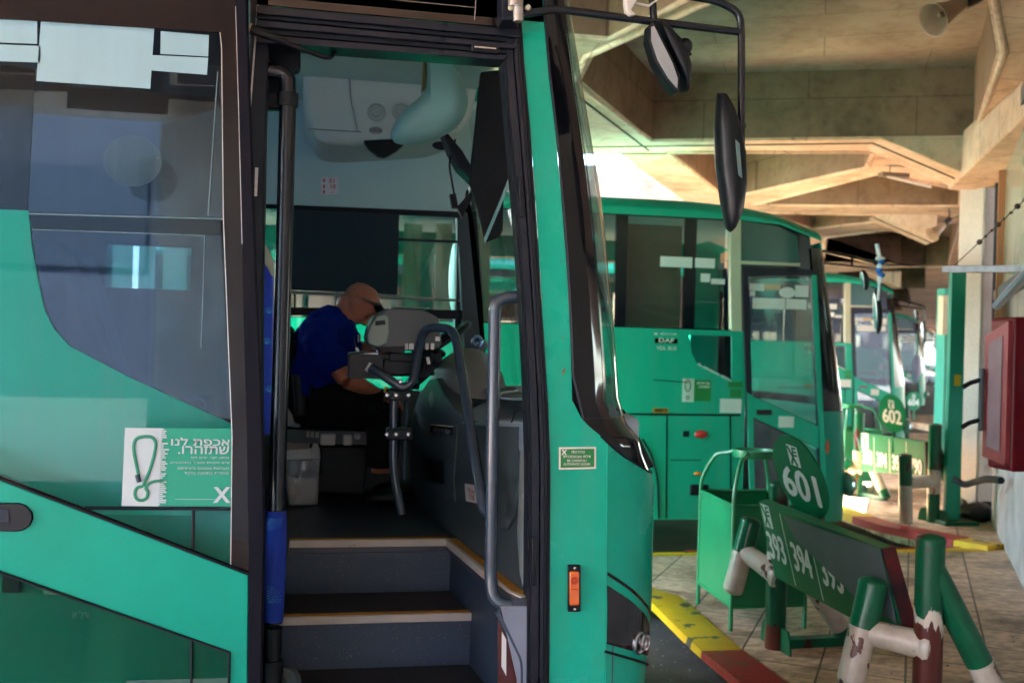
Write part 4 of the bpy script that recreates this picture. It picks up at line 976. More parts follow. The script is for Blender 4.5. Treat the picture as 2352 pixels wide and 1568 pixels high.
# thin bright sealing strip beside the frit
m_ = MB(); m_.tube([V((interp(Xs1, z)+.004, YB-.004, z)) for z in (1.56,1.7,1.9,2.1,2.3,2.5,2.7,2.9,3.08)], .004, 6); obj("seal_strip", m_, FRAME, bus)
m_ = MB(); m_.tube([n1(i, ztop(i)+.003)+V((0,-.003,0)) for i in range(0, 20)], .004, 6); obj("seal_strip", m_, RUBBER, bus)
# interior dark trim seen through the screen (sun strip and pillar cover)
# wiper cover on the front
q = MB(); q.hexa([V((1.13,3.44,1.36)),V((1.205,3.42,1.37)),V((1.24,3.66,1.36)),V((1.14,3.7,1.36)),V((1.09,3.46,1.58)),V((1.115,3.47,1.55)),V((1.14,3.62,1.55)),V((1.1,3.6,1.58))]); obj("wiper_cover", q, BLKPL, bus, bevel=.015)

# crease down the corner, headlight
q = MB(); q.tube([S(1395,1018,-.001), S(1394,1300,-.001), S(1391,1600,-.001)], .0016, 6); obj("crease_line", q, GREEN, nose)
hl = [(1397,1319),(1425,1345),(1455,1376),(1476,1402),(1487,1430),(1482,1470),(1476,1505),(1435,1497),(1394,1486)]
def on_nose(u, v, off=.004):
    best = None
    for i in range(0, 60):
        f = i/59*14; i0 = int(f); 
        for z in [ .55+.004*k for k in range(140)]:
            pass
    return best
def nose_at(f, z, off=0.):
    i0 = min(int(f), NI-1); p = n1(i0, z).lerp(n1(i0+1, z), f-i0)
    t = (n1(min(i0+1,NI), z)-n1(i0, z)); 
    if t.length < 1e-6: t = V((0,1,0))
    t = t.normalized(); return p+V((t.y,-t.x,0))*off
q = MB()
rows = []
for k in range(11):
    f = .2+k*.95; t = k/10
    zt_ = 1.05-.17*t-.015*t*t; zb_ = .81-.095*t
    rows.append([nose_at(f, zt_, .003), nose_at(f, zt_-.02, -.006+.004), nose_at(f, (zt_+zb_)/2, -.008+.014), nose_at(f, zb_+.015, .004), nose_at(f, zb_, .003)])
q.grid(rows); hd = obj("headlight", q, mat("smoked_lamp_glass", (.005,.006,.008), .05, coat=.3), nose, smooth=60)
for f, z, r_ in ((5.6,.79,.036),(6.9,.785,.03)):
    q = MB(); c_ = nose_at(f, z, .004); ax = (nose_at(f, z, 1)-nose_at(f, z, 0)); q.lathe(c_, ax, [(r_*1.1,-.01),(r_*1.1,.006),(r_*.9,.010),(r_*.8,-.002),(.001,-.004)], 22); obj("lamp_ring", q, CHROME, hd)
# bumper joint
q = MB(); q.tube([nose_at(k*.8, .785-.008*k, .002) for k in range(14)], .005, 6); obj("bumper_gap", q, RUBBER, nose)
# amber side marker and the automatic door sticker
def srect(u0, v0, u1, v1, dy=-.004, t=.003):
    return [S(u0,v0,dy), S(u1,v0,dy), S(u1,v1,dy), S(u0,v1,dy)], (0,t,0)
q = MB(); q.prism(*srect(1305,1297,1334,1405,-.012,.012)); mk = obj("side_marker", q, BLKPL, pil1, bevel=.004)
q = MB(); q.prism(*srect(1309,1312,1331,1391,-.022,.012)); ml = obj("amber_lens", q, AMBER, mk, bevel=.005)
for v in (1304,1398):
    q = MB(); q.lathe(S(1320,v,-.012), (0,-1,0), [(.0045,0),(.0045,.002),(.0001,.003)], 12); obj("screw", q, CHROME, mk)
q = MB(); q.lathe(S(1320,1333,-.0225), (0,-1,0), [(.013,0),(.012,.001),(.009,.001),(.008,.0),(.0001,.002)], 20); q.prism(*srect(1312,1352,1328,1354,-.024,.002)); obj("lens_ring", q, mat("amber_dark", (.45,.05,.004), .2), mk)
q = MB(); q.prism([S(1284,1027,-.003),S(1369,1026,-.003),S(1369,1076,-.003),S(1284,1078,-.003)], (0,.002,0)); stk = obj("warning_sticker", q, WHITEP, pil1, smooth=0)
q = MB(); q.prism([S(1288,1031,-.005),S(1365,1030,-.005),S(1365,1072,-.005),S(1288,1074,-.005)], (0,.002,0)); obj("sticker_field", q, mat("sticker_green", (.01,.22,.05), .4), stk, smooth=0)
q = MB(); 
for s_, u, v, w__, h__ in ((heb("זהירות!"),1328,1037.5,32,7.2),(heb("דלת אוטומטית!"),1325,1047.5,67,7.5),("BE CAREFUL!",1325,1057.2,47,5.6),("AUTOMATIC DOOR!",1325,1065.3,65,5.6)):
    put_fit(q, s_, S(u,v,-.0062), (1,0,.002), (0,0,1), w__*3.22/2287, h__*3.22/2287, bold=.016)
put_text(q, "X", S(1296,1039,-.0062), (1,0,0), (0,0,1), .021, bold=.0012); obj("lettering", q, WHITEP, stk, smooth=0)
# small rust chips on the pillar
q = MB()
for u, v, r_ in ((1294,853,.004),(1297,848,.0025),(1292,777,.0022),(1288,600,.002),(1293,860,.002)): q.prism([S(u,v,-.0015)+V((r_*math.cos(k)*(1+.3*math.sin(3*k)),0,1.5*r_*math.sin(k))) for k in [j*math.pi/5 for j in range(10)]],(0,.001,0))
obj("rust_chip", q, mat("rust", (.25,.08,.02), .8), pil1, smooth=0)

# --- door post and header frame
inner = [(1156,138),(1199,643),(1209,868),(1216,1011),(1213,1568),(1211,1800)]
outr = [(1197,70),(1222,350),(1250,800),(1264,1011),(1261,1568),(1258,1800)]
def strip(a, b, dy0, dy1, m__, nm, f0, f1, parent=bus, bev=.002):
    q = MB()
    A = [S(*p) for p in a]; B = [S(*p) for p in b]
    zz = [2.86,2.72,2.5,2.2,1.9,1.6,1.4,1.2,1.0,.8,.6,.45]
    ta = sorted([(p.z, p.x) for p in A]); tb = sorted([(p.z, p.x) for p in B]); rows = []
    for z in zz:
        x0, x1 = interp(ta, z), interp(tb, z); w_ = x1-x0; l, r_ = x0+w_*f0, x0+w_*f1
        rows.append([V((l, YB+dy1, z)), V((l, YB+dy0, z)), V((r_, YB+dy0, z)), V((r_, YB+dy1, z))])
    q.grid(rows, closed=False); return obj(nm, q, m__, parent, smooth=0)
strip(inner, outr, .01, .08, RUBBER, "door_post", -.02, 1.0)
strip(inner, outr, -.010, .06, FRAME, "post_moulding", .10, .44)
strip(inner, outr, -.018, .06, FRAME, "post_moulding", .50, .66)
strip(inner, outr, -.008, .06, FRAME, "post_moulding", .72, .82)
strip(inner, outr, -.004, .03, RUBBER, "post_moulding", .86, 1.0)
for u0, v0, u1, v1 in ((1192,405,1203,498),(1222,1235,1231,1345)):
    q = MB(); q.prism([S(u0,v0,-.026),S(u0+7,v0,-.026),S(u1,v1,-.026),S(u1-8,v1,-.026)], (0,.012,0)); obj("hinge_plate", q, BLKPL, bus, bevel=.002)
def hdr(pts, dy0, dy1, m__, nm="header_rail"):
    q = MB(); q.prism([S(u, v, dy0) for u, v in pts], (0, dy1-dy0, 0)); return obj(nm, q, m__, bus, smooth=0, bevel=.003)
hdr([(588,-60),(1200,-60),(1199,66),(588,10)], .0, .05, mat("brown_gloss_panel", (.022,.017,.016), .10, coat=.5), "header_panel")
hdr([(588,12),(1197,68),(1197,86),(588,30)], -.03, .05, FRAME)
hdr([(588,33),(1195,89),(1194,98),(588,42)], -.012, .05, RUBBER)
hdr([(588,45),(1192,101),(1184,112),(588,60)], -.028, .05, FRAME)
hdr([(588,62),(1183,115),(1170,124),(588,76)], -.004, .05, RUBBER)
hdr([(588,78),(1170,126),(1158,138),(588,96)], -.018, .08, FRAME)
q = MB(); q.prism([S(1083,101,-.035),S(1147,107,-.035),S(1147,124,-.035),S(1083,118,-.035)], (0,.02,0)); obj("lock_plate", q, BLKPL, bus, bevel=.004)
q = MB(); q.prism([S(1090,105,-.037),S(1140,109.5,-.037),S(1140,114,-.037),S(1090,109,-.037)], (0,.02,0)); obj("lock_slot", q, CHROME, bus, bevel=.001)
q = MB(); q.tube([S(1093,0,-.004),S(1090,46,-.004)], .0015, 5); q.tube([S(590,-16,-.003),S(800,-10,-.003),S(1093,18,-.003)], .0013, 5); obj("panel_joint", q, ALU, bus)
# left post of the opening
q = MB(); q.prism([S(575,-40,.0),S(622,-40,.0),S(610,300,.0),S(603,700,.0),S(600,1600,.0),S(560,1600,.0)], (0,.10,0)); obj("door_post", q, RUBBER, bus, smooth=0, bevel=.006)
q = MB(); q.prism([S(590,12,-.004),S(594,12,-.004),S(576,255,-.004),S(572,255,-.004)], (0,.003,0)); q.prism([S(586,385,-.008),S(593,385,-.008),S(590,450,-.008),S(584,450,-.008)], (0,.006,0)); obj("worn_edge", q, ALU, bus, smooth=0)

# --- body side to the left (behind the opened door)
XL1 = -10.5
bd = [(65,484),(72,560),(88,650),(103,715),(125,757),(160,795),(300,868),(560,986)]
q = MB(); poly = [S(u, v) for u, v in [(575,990)]]
poly = [V((S(560,1000).x, YB, .32)), V((XL1, YB, .32)), V((XL1, YB, S(0,480).z)), S(65,484)]+[S(u, v) for u, v in bd]+[V((S(560,1000).x, YB, S(560,986).z-.001))]
arch = [V((-2.6+.5*math.cos(k*math.pi/9), YB, .34+.5*math.sin(k*math.pi/9))) for k in range(10)]
arch2 = [p-V((5.2,0,0)) for p in arch]
q.prism(poly, (0,.04,0), holes=[arch, arch2]); bs = obj("body_side", q, GREEN2, bus, smooth=0)
q = MB(); q.prism([V((XL1, YB+.008, S(0,482).z)), S(65,484,.008)]+[S(u, v, .008) for u, v in bd]+[S(562,300,.008), V((S(566,0).x, YB+.008, 2.88)), V((XL1, YB+.008, 2.88))], (0,.006,0)); obj("side_window", q, glass("dark_side_glass", (.36,.42,.54), .05, .012), bus, smooth=0)
q = MB(); q.prism([V((XL1, YB, 2.86)), V((.7, YB, 2.86)), V((.7, YB, 3.12)), V((XL1, YB, 3.12))], (0,.05,0)); obj("cant_rail", q, GREEN2, bus, smooth=0)
# dark frit of the side glass: band, post and belt line
q = MB(); q.prism([S(u, v, .004) for u, v in ((0,150),(22,150),(80,160),(62,482),(0,482))], (0,.003,0)); q.prism([S(u, v, .004) for u, v in ((62,486),(516,500),(530,540),(76,526),)], (0,.003,0))
q.prism([S(u, v, .004) for u, v in ((505,500),(566,500),(566,985),(530,970))], (0,.003,0)); obj("window_frit", q, BLACKG, bus, smooth=0)
q = MB(); q.tube([S(65,491,.002), S(515,503,.002)], .0025, 6); q.tube([S(74,527,.002), S(470,541,.002), S(462,800,.002)], .0018, 6); q.tube([S(500,165,.002), S(478,495,.002)], .002, 6); obj("window_line", q, mat("pale_line", (.35,.38,.4), .4), bus)
q = MB()
q.tube([S(195,1166,-.002), S(532,1168,-.002)], .006, 6); q.tube([S(444,1170,-.002), S(442,1290,-.002)], .005, 6); q.tube([S(441,1440,-.002), S(438,1600,-.002)], .005, 6); obj("panel_gap", q, RUBBER, bs)
q = MB(); q.prism([S(210,1171,-.004),S(440,1172,-.004),S(440,1183,-.004),S(225,1181,-.004)], (0,.003,0)); obj("flap_edge", q, mat("light_green_edge", (.03,.62,.38), .3), bs, smooth=0)
q = MB(); q.prism([S(3,1315,-.02),S(46,1315,-.02),S(46,1362,-.02),S(3,1362,-.02)], (0,.02,0)); obj("flap_latch", q, BLKPL, bs, bevel=.005)
q = MB(); q.prism([S(97,1340,-.012),S(160,1340,-.012),S(160,1366,-.012),S(100,1366,-.012)], (0,.012,0)); obj("side_lamp", q, mat("lamp_cream", (.55,.5,.38), .2, coat=.6), bs, bevel=.004)
q = MB(); put_text(q, heb("דלת"), S(185,1412,-.004), (1,0,0), (0,0,1), .03, bold=.001); obj("lettering", q, mat("faded_white", (.35,.5,.42), .6), bs, smooth=0)
for wx in (-2.6,-7.8):
    q = MB(); q.lathe((wx,YB+.06,.48),(0,1,0),[(.28,0),(.46,0),(.48,.03),(.48,.25),(.3,.28)],32); wl = obj("wheel", q, TYRE, bus)
    q = MB(); q.lathe((wx,YB+.06,.48),(0,1,0),[(.001,.05),(.1,.05),(.14,.09),(.24,.07),(.28,.0)],28); obj("rim", q, ALU, wl)
# --- far side, roof, back
q = MB()
fw0, fw1 = PY(600,480,DW-.05), PY(1052,490,DW-.05)
ztw, zbw = 2.53, 1.52
hl_ = [[V((fw0.x,DW,zbw)),V((fw1.x,DW,zbw)),V((fw1.x,DW,ztw)),V((fw0.x,DW,ztw))]]
a = PY(245,562,DW); b = PY(440,668,DW); hl_.append([V((a.x,DW,b.z)),V((b.x,DW,b.z)),V((b.x,DW,a.z)),V((a.x,DW,a.z))])
x = -2.3
while x > -10: hl_.append([V((x-1.2,DW,1.75)),V((x,DW,1.75)),V((x,DW,2.7)),V((x-1.2,DW,2.7))]); x -= 1.35
q.prism([V((XL1,DW,.32)),V((.95,DW,.32)),V((.95,DW,1.46)),V((.82,DW,1.56)),V((.73,DW,3.1)),V((XL1,DW,3.1))], (0,-.05,0), holes=hl_); fs_ = obj("body_side", q, mat("far_side_liner", (.07,.09,.09), .6), bus, smooth=0)
q = MB(); q.prism([V((XL1,DW+.004,.32)),V((.95,DW+.004,.32)),V((.95,DW+.004,1.46)),V((.82,DW+.004,1.56)),V((.73,DW+.004,3.1)),V((XL1,DW+.004,3.1))], (0,.01,0), holes=[[p+V((0,.004,0)) for p in h] for h in hl_]); obj("outer_skin", q, GREEN2, bus, smooth=0)
for h in hl_:
    q = MB(); q.prism([p-V((0,.02,0)) for p in h], (0,.005,0)); obj("window", q, glass("clear_side_glass", (.75,.85,.86), .03, .01), bus, smooth=0)
q = MB(); rows = []
for x in (XL1, -6, -3, -1, 0, .4, .7, .86): rows.append([V((x, YB+y, z)) for y, z in ((0,3.08),(.03,3.14),(.3,3.22),(1.25,3.28),(2.2,3.22),(2.47,3.14),(2.5,3.08))])
q.grid([r_[:3] for r_ in rows]); q.grid([r_[4:] for r_ in rows]); rf_ = obj("roof", q, GREEN, bus, smooth=40); q = MB(); q.grid([r_[2:5] for r_ in rows]); obj("roof_crown", q, mat("bounce_white_roof", (.68,.66,.62), .7, col2=(.58,.55,.5), nscale=2), rf_, smooth=40)  # pale crown out of view, added to throw light onto the ceiling
q = MB(); q.box((XL1,YB,.35),(XL1+.05,DW,3.1)); obj("rear_panel", q, GREEN2, bus, smooth=0)
q = MB(); q.box((XL1+.06,YB+.06,3.10),(.76,DW-.06,3.12)); obj("headlining", q, LINER, bus, smooth=0)

# --- floor and steps
f0, f1 = G(665,1240,ZF), G(1030,1240,ZF); yf = (f0.y+f1.y)/2
m0, m1 = G(640,1420,ZM), G(1140,1405,ZM); ym = (m0.y+m1.y)/2
XSL = f0.x   # left wall of the stairwell
B0, B1 = G(1135,1306,ZF), G(962,1166,ZF)
q = MB(); q.prism([V((XSL,yf,ZF-.05)),V((XSL,YB+.1,ZF-.05)),V((XL1+.1,YB+.06,ZF-.05)),V((XL1+.1,DW-.06,ZF-.05)),V((1.0,DW-.06,ZF-.05)),V((1.0,B1.y,ZF-.05)),V((f1.x,yf,ZF-.05))][::-1], (0,0,.05)); obj("floor", q, FLOORM, bus, smooth=0)
q = MB(); q.prism([V((f1.x,yf,ZF-.051)),V((B0.x-.01,YB+.03,ZF-.051)),V((.92,YB+.03,ZF-.051)),V((.92,B1.y+.01,ZF-.051))], (0,0,.05)); obj("floor_ledge", q, FLOORM, bus, smooth=0)
# risers
q = MB(); q.box((XSL-.02,yf,ZM),(.9,yf+.02,ZF-.052)); obj("riser", q, STEPV, bus, smooth=0)
q = MB(); q.box((XSL-.10,ym,ZL),(.9,ym+.02,ZM-.004)); obj("riser", q, STEPV, bus, smooth=0)
TRD = mat("worn_tread_vinyl", (.020,.021,.023), .6, col2=(.034,.033,.033), nscale=6, stretch=(.5,5,1))
q = MB(); q.box((XSL-.10,ym+.001,ZM-.03),(.9,yf,ZM)); obj("tread", q, TRD, bus, smooth=0)
q = MB(); q.box((XSL-.12,YB+.02,ZL-.03),(.9,ym,ZL)); obj("tread", q, TRD, bus, smooth=0)
q = MB(); q.box((XSL-.12,YB+.0,.36),(.9,YB+.02,ZL-.004)); obj("riser", q, STEPV, bus, smooth=0)
# left stair wall
q = MB(); q.box((XSL-.04,YB+.1,ZL),(XSL-.022,yf,ZF+.0)); q.box((XSL-.12,YB+.02,ZL),(XSL-.102,ym,ZM)); obj("stairwell_side", q, STEPV, bus, smooth=0)
# edge strips
def edge(a, b, zt_, nm="step_edge", hgt=.026, parent=bus):
    a = V(a); b = V(b); d_ = (b-a).normalized(); n = V((d_.y,-d_.x,0))
    if n.y > 0 and abs(d_.x) > .5: n = -n
    if abs(d_.x) <= .5: n = V((-abs(n.x), 0, 0)) if False else (n if n.x < 0 else -n)
    q = MB(); q.prism([a+n*.012+V((0,0,-hgt)), b+n*.012+V((0,0,-hgt)), b-n*.004+V((0,0,-hgt)), a-n*.004+V((0,0,-hgt))], (0,0,hgt+.004)); e_ = obj(nm, q, EDGEW, parent, smooth=0, bevel=.002)
    q = MB(); q.prism([a-n*.004+V((0,0,.001)), b-n*.004+V((0,0,.001)), b-n*.038+V((0,0,.001)), a-n*.038+V((0,0,.001))], (0,0,.004)); obj("grip_strip", q, EDGEO, e_, smooth=0)
    return e_
edge((XSL,yf,ZF), (f1.x,yf,ZF), ZF)
edge((m0.x,ym,ZM), (m1.x,ym,ZM), ZM)
edge((f1.x,yf,ZF), (S(1172,1358).x if False else G(1172,1358,ZF).x, G(1172,1358,ZF).y, ZF), ZF)
edge((G(1172,1358,ZF).x, G(1172,1358,ZF).y, ZF), (S(1209,1388).x, YB+.04, ZF), ZF)
# right stairwell wall under the ledge
W0 = V((G(1172,1358,ZF).x, G(1172,1358,ZF).y, 0))
q = MB(); q.prism([V((f1.x+.012,yf,ZF-.03)), V((W0.x+.012,W0.y,ZF-.03)), V((W0.x+.16,YB+.01,ZF-.03)), V((1.0,YB+.01,ZF-.03)), V((1.0,yf,ZF-.03))], (0,0,-.6)); obj("stairwell_side", q, STEPV, bus, smooth=0)
q = MB(); q.prism([S(1150,1392,.02),S(1222,1392,.02),S(1222,1800,.02),S(1190,1800,.02),S(1188,1560,.02)], (0,.01,0)); obj("stairwell_cheek", q, STEPVL, bus, smooth=0)
MAR = mat("maroon_panel", (.06,.012,.015), .35, col2=(.09,.02,.022), nscale=3)
q = MB(); q.prism([S(1144,1402,.05),S(1190,1502,.05),S(1192,1800,.05),S(1144,1800,.05)], (0,.01,0)); obj("maroon_panel", q, MAR, bus, smooth=0)
q = MB(); q.prism([S(1153,1450,.046),S(1163,1468,.046),S(1163,1552,.046),S(1152,1530,.046)], (0,.003,0)); obj("sticker", q, WHITEP, bus, smooth=0)
q = MB(); q.prism([S(1163,1392,.042),S(1172,1392,.042),S(1199,1452,.042),S(1199,1505,.042),S(1190,1505,.042)], (0,.006,0)); obj("small_glazing", q, BLACKG, bus, smooth=0)
q = MB(); q.tube([S(1143,1402,.03),S(1195,1512,.03),S(1197,1535,.03),S(1196,1800,.03)], .011, 10, smooth=.06); obj("short_rail", q, PIPE, bus)

# --- dash panel beside the stairs
pn_ = (V((B1.x-B0.x, B1.y-B0.y, 0))).normalized(); dn_ = V((-pn_.y, pn_.x, 0)); 
if dn_.x > 0: dn_ = -dn_                       # faces the steps
def PD(u, v, o=0.):
    p = PP(u, v, B0+dn_*o, dn_)
    if p.y < YB+.035:
        d_ = p-CAM; p2 = PY(u, v, YB+.035); p = V((p2.x, p2.y, p2.z)) if p2.y > p.y else p
    return p
prof = [(1207,1372),(1135,1306),(1046,1234),(995,1196),(960,1166),(943,1100),(942,1010),(948,950),(962,905),(985,872),(1003,868),(1020,905),(1045,940),(1070,962),(1120,969),(1207,972)]
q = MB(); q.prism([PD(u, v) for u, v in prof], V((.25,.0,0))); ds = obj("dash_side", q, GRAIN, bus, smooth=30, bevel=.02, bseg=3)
# raised panels on it
def dpan(pts, o, m__, nm, bev=.004, dep=.012, par=ds):
    q = MB(); q.prism([PD(u, v, o) for u, v in pts], V((dep,0,0))); return obj(nm, q, m__, par, smooth=0, bevel=bev, bseg=3)
dpan([(985,975),(1048,978),(1044,1040),(1040,1100),(1043,1152),(1000,1128),(975,1105),(972,1040)], .008, GRAIN, "access_cover", .006)
dpan([(1060,975),(1192,980),(1190,1100),(1180,1185),(1165,1215),(1140,1212),(1090,1180),(1052,1155),(1052,1050)], .010, GRAIN, "glovebox_cover", .010)
dpan([(1197,985),(1207,985),(1207,1360),(1202,1352),(1193,1320),(1187,1230),(1192,1100)], .006, GRAINL, "light_edge_trim", .012)
q = MB()
for k in range(10):
    v0 = 1052+k*5.2; q.prism([PD(975,v0,.012),PD(1016,v0+10,.012),PD(1016,v0+12.5,.012),PD(975,v0+2.5,.012)], -dn_*.01)
obj("vent_slats", q, BLKPL, ds, smooth=0)
dpan([(970,1045),(1021,1057),(1021,1110),(968,1096)], .0085, BLKPL, "vent_frame", .002, .004)
dpan([(1061,968.5),(1207,971.3),(1207,973.3),(1061,970.5)], .004, ALU, "trim_line", .0, .01)
dpan([(1067,1110),(1093,1114),(1098,1156),(1070,1150)], .014, WHITEP, "load_sticker", .0, .002)
q = MB(); put_text(q, heb("מטען מירבי"), PD(1082,1127,.0155), -pn_, (0,0,1), .022, bold=.0004); put_text(q, heb("650 ק\"ג").replace("056","650"), PD(1083,1141,.0155), -pn_, (0,0,1), .026, bold=.0004); obj("lettering", q, mat("red_print", (.5,.02,.02), .6), ds, smooth=0)
q = MB()
for k in range(12):
    u = 994+k*3.4; v = 986+k*.45; s_ = (-1)**k*1.0
    q.prism([PD(u-.8+s_*.8,v-5+(k%3),.022),PD(u+.8+s_*.8,v-5+(k%3),.022),PD(u+.8-s_*.8,v+6,.022),PD(u-.8-s_*.8,v+6,.022)], -dn_*.004)
obj("chrome_script", q, CHROME, ds, smooth=0, bevel=.0008)
dpan([(988,975),(1040,980),(1040,999),(988,994)], .016, BLACKG, "badge_plate", .002, .004)
# top of the dash
T0, T1 = PD(1207,972), PD(1066,965); 
q = MB(); zt_ = T0.z
c4 = [V((T0.x,YB+.03,T0.z)), V((T1.x,T1.y,T1.z+.0)), D(1098,893,5.0), V((1.30,5.1,1.60)), V((1.12,3.35,1.55))]
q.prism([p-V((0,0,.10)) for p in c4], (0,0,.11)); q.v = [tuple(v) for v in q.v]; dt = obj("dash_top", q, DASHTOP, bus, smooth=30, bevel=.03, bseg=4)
def onz(u, v, z): return G(u, v, z)
zz_ = 1.575
for cu, cv, ru, rv in ((1150,895,38,7),(1185,909,40,8)):
    q = MB(); q.prism([G(cu+ru*math.cos(k*math.pi/12), cv+rv*math.sin(k*math.pi/12), zz_+.012) for k in range(24)], (0,0,.004)); obj("recess", q, mat("dark_recess", (.03,.032,.03), .6), dt, smooth=0)
    q = MB(); pts = [G(cu+ru*math.cos(k*math.pi/12), cv+rv*math.sin(k*math.pi/12), zz_+.016) for k in range(25)]; q.tube(pts, .005, 6); obj("recess_rim", q, DASHTOP, dt)
# seam lines on the padded edge
q = MB(); q.tube([PD(1075,962,.0)+V((0,0,.004)), PD(1066,940,-.05)+V((.04,0,.02)), PD(1080,915,-.2)+V((.1,.02,.03))], .003, 6); q.tube([PD(1175,969,.004), PD(1182,950,-.03), PD(1210,935,-.10)], .003, 6); obj("pad_seam", q, RUBBER, dt)
# instrument cowl
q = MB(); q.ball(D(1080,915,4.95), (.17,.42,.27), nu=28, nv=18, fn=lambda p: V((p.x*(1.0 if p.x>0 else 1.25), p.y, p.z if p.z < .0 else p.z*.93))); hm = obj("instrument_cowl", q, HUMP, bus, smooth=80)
md = hm.modifiers.new("r", 'REMESH'); md.mode = 'VOXEL'; md.voxel_size = .018; md.use_smooth_shade = True
# column stalks and small lamp on the far dash
q = MB(); q.tube([D(1100,792,5.3), D(1112,805,5.3)], .045, 14); obj("demister_nozzle", q, GRAINL, bus); q = MB(); q.lathe(D(1098,786,5.25), (-.7,-.7,.1), [(.02,0),(.035,0),(.038,.01),(.03,.012),(.001,.005)], 18); obj("nozzle_ring", q, CHROME, bus)
# steering wheel
q = MB(); sc_ = D(985,800,4.95); ax_ = V((-.55,0,.83)).normalized(); e1 = V((0,1,0)); e2 = ax_.cross(e1)
q.tube([sc_+e1*(.23*math.cos(k*math.pi/18))+e2*(.23*math.sin(k*math.pi/18)) for k in range(37)], .016, 10); sw = obj("steering_wheel", q, BLKPL, bus, smooth=60)
q = MB(); q.ball(sc_-ax_*.03, (.07,.08,.03)); q.tube([sc_-e1*.22, sc_-ax_*.03, sc_+e1*.22], .014, 8); q.tube([sc_-ax_*.03, sc_-ax_*.5], .03, 10); obj("wheel_hub", q, BLKPL, sw)

# --- grab rails by the steps
R_ = .0215
def dz_(u, v, y): return PY(u, v, y)
q = MB(); q.tube([dz_(1216,679,3.30), dz_(1180,681,3.30), dz_(1137,690,3.30), dz_(1136,760,3.30), dz_(1131,1000,3.30), dz_(1127,1330,3.30), dz_(1135,1385,3.28), dz_(1192,1392,3.26)], R_, 16, smooth=.11); obj("grab_rail", q, PIPE, bus, smooth=60)
q = MB(); q.tube([dz_(846,842,4.25), dz_(880,862,4.22), dz_(925,893,4.2), dz_(948,878,4.2), dz_(962,800,4.15), dz_(974,752,4.1), dz_(1040,753,4.0), dz_(1052,800,3.92), dz_(1104,1130,3.42), dz_(1112,1170,3.38), dz_(1128,1182,3.34)], .019, 16, smooth=.06); obj("console_rail", q, PIPE, bus, smooth=60)
q = MB(); q.lathe(dz_(846,842,4.25), (-.5,0,.28), [(.0205,-.01),(.0215,.0),(.019,.006),(.0001,.004)], 16); obj("rail_cap", q, WHITEP, bus)
q = MB(); q.tube([dz_(905,890,4.25), dz_(903,1060,4.25), dz_(908,1110,4.24), dz_(924,1182,4.2)], .019, 14, smooth=.08); obj("stanchion", q, PIPE, bus, smooth=60)
q = MB(); q.tube([dz_(935,880,4.28), dz_(928,1100,4.28)], .008, 8); obj("stanchion", q, PIPE, bus)
for vv in (906, 996):
    q = MB(); a = dz_(893,vv,4.235); b = dz_(941,vv+3,4.235); q.box((a.x-.01,4.215,a.z-.024),(b.x+.01,4.285,a.z+.024)); cl = obj("clamp", q, BLKPL, bus, bevel=.006)
    for uu in (888,909,937):
        q = MB(); p = dz_(uu,vv+1,4.212); q.lathe(p, (0,-1,0), [(.011,0),(.011,.006),(.006,.01),(.0001,.01)], 12); obj("bolt", q, CHROME, cl)
q = MB()
for uu, vv in ((913,876),(931,877)): q.lathe(dz_(uu+6,vv,4.2), (0,-1,0), [(.011,0),(.011,.006),(.006,.01),(.0001,.01)], 12)
obj("bolt", q, CHROME, bus)
q = MB(); a = G(862,1133,ZF); b = G(955,1141,ZF); q.box((a.x,a.y,ZF),(b.x,a.y+.04,ZF+.035)); obj("seat_rail", q, ALU, bus, bevel=.004)

# --- ticket machine, console box, cables
q = MB(); 
def tmk(u, v, y): return PY(u, v, y)
rows = []
yt0, yt1 = 4.25, 4.55
outl = [(847,792),(842,775),(849,745),(862,722),(880,712),(925,707),(972,711),(1005,728),(1013,750),(1014,790),(1008,800),(940,806),(870,803)]
q.prism([tmk(u, v, yt0) for u, v in outl], (0,yt1-yt0,0)); tm = obj("ticket_machine", q, mat("grey_machine_casing", (.055,.072,.078), .35, bump=.03, bscale=200), bus, smooth=40, bevel=.018, bseg=4)
q = MB(); q.prism([tmk(u, v, yt0-.006) for u, v in ((846,789),(844,772),(851,748),(866,727),(884,722),(892,728),(893,765),(888,788),(870,796))], (0,.012,0)); obj("side_plate", q, mat("pale_green_casing", (.22,.30,.25), .4), tm, smooth=0, bevel=.005)
q = MB(); q.prism([tmk(u, v, yt0-.008) for u, v in ((862,737),(884,735),(886,745),(862,748))], (0,.004,0)); obj("grip_slot", q, BLKPL, tm, smooth=0, bevel=.002)
q = MB(); q.box(tuple(tmk(905,706,yt0+.02)), tuple(tmk(975,700,yt1-.05)-V((0,0,.02)))); obj("top_cover", q, mat("pale_plastic_top", (.3,.36,.36), .3), tm, bevel=.006)
q = MB(); q.prism([tmk(u, v, yt0-.003) for u, v in ((860,796),(930,795),(930,812),(870,806))], (0,.1,0)); q.box(tuple(tmk(895,810,yt0+.02)), tuple(tmk(1000,830,yt0+.22))); obj("cradle", q, BLKPL, tm, bevel=.004)
for k, uu in enumerate((930,940,962,977,990)):
    q = MB(); q.box(tuple(tmk(uu,788,yt0-.012)), tuple(tmk(uu+6 if k != 1 else uu+9,803,yt0+.01))); obj("socket", q, WHITEP, tm, bevel=.002)
q = MB(); q.prism([tmk(u, v, yt0-.004) for u, v in ((1000,773),(1010,773),(1010,783),(1000,783))], (0,.003,0)); obj("sticker", q, WHITEP, tm, smooth=0)
q = MB(); a = tmk(802,812,4.28); b = tmk(872,866,4.5); q.box(a, b); q.box(tuple(tmk(838,812,4.3)), tuple(tmk(905,822,4.5))); obj("cash_box", q, mat("black_box", (.008,.008,.009), .5), bus, bevel=.003)
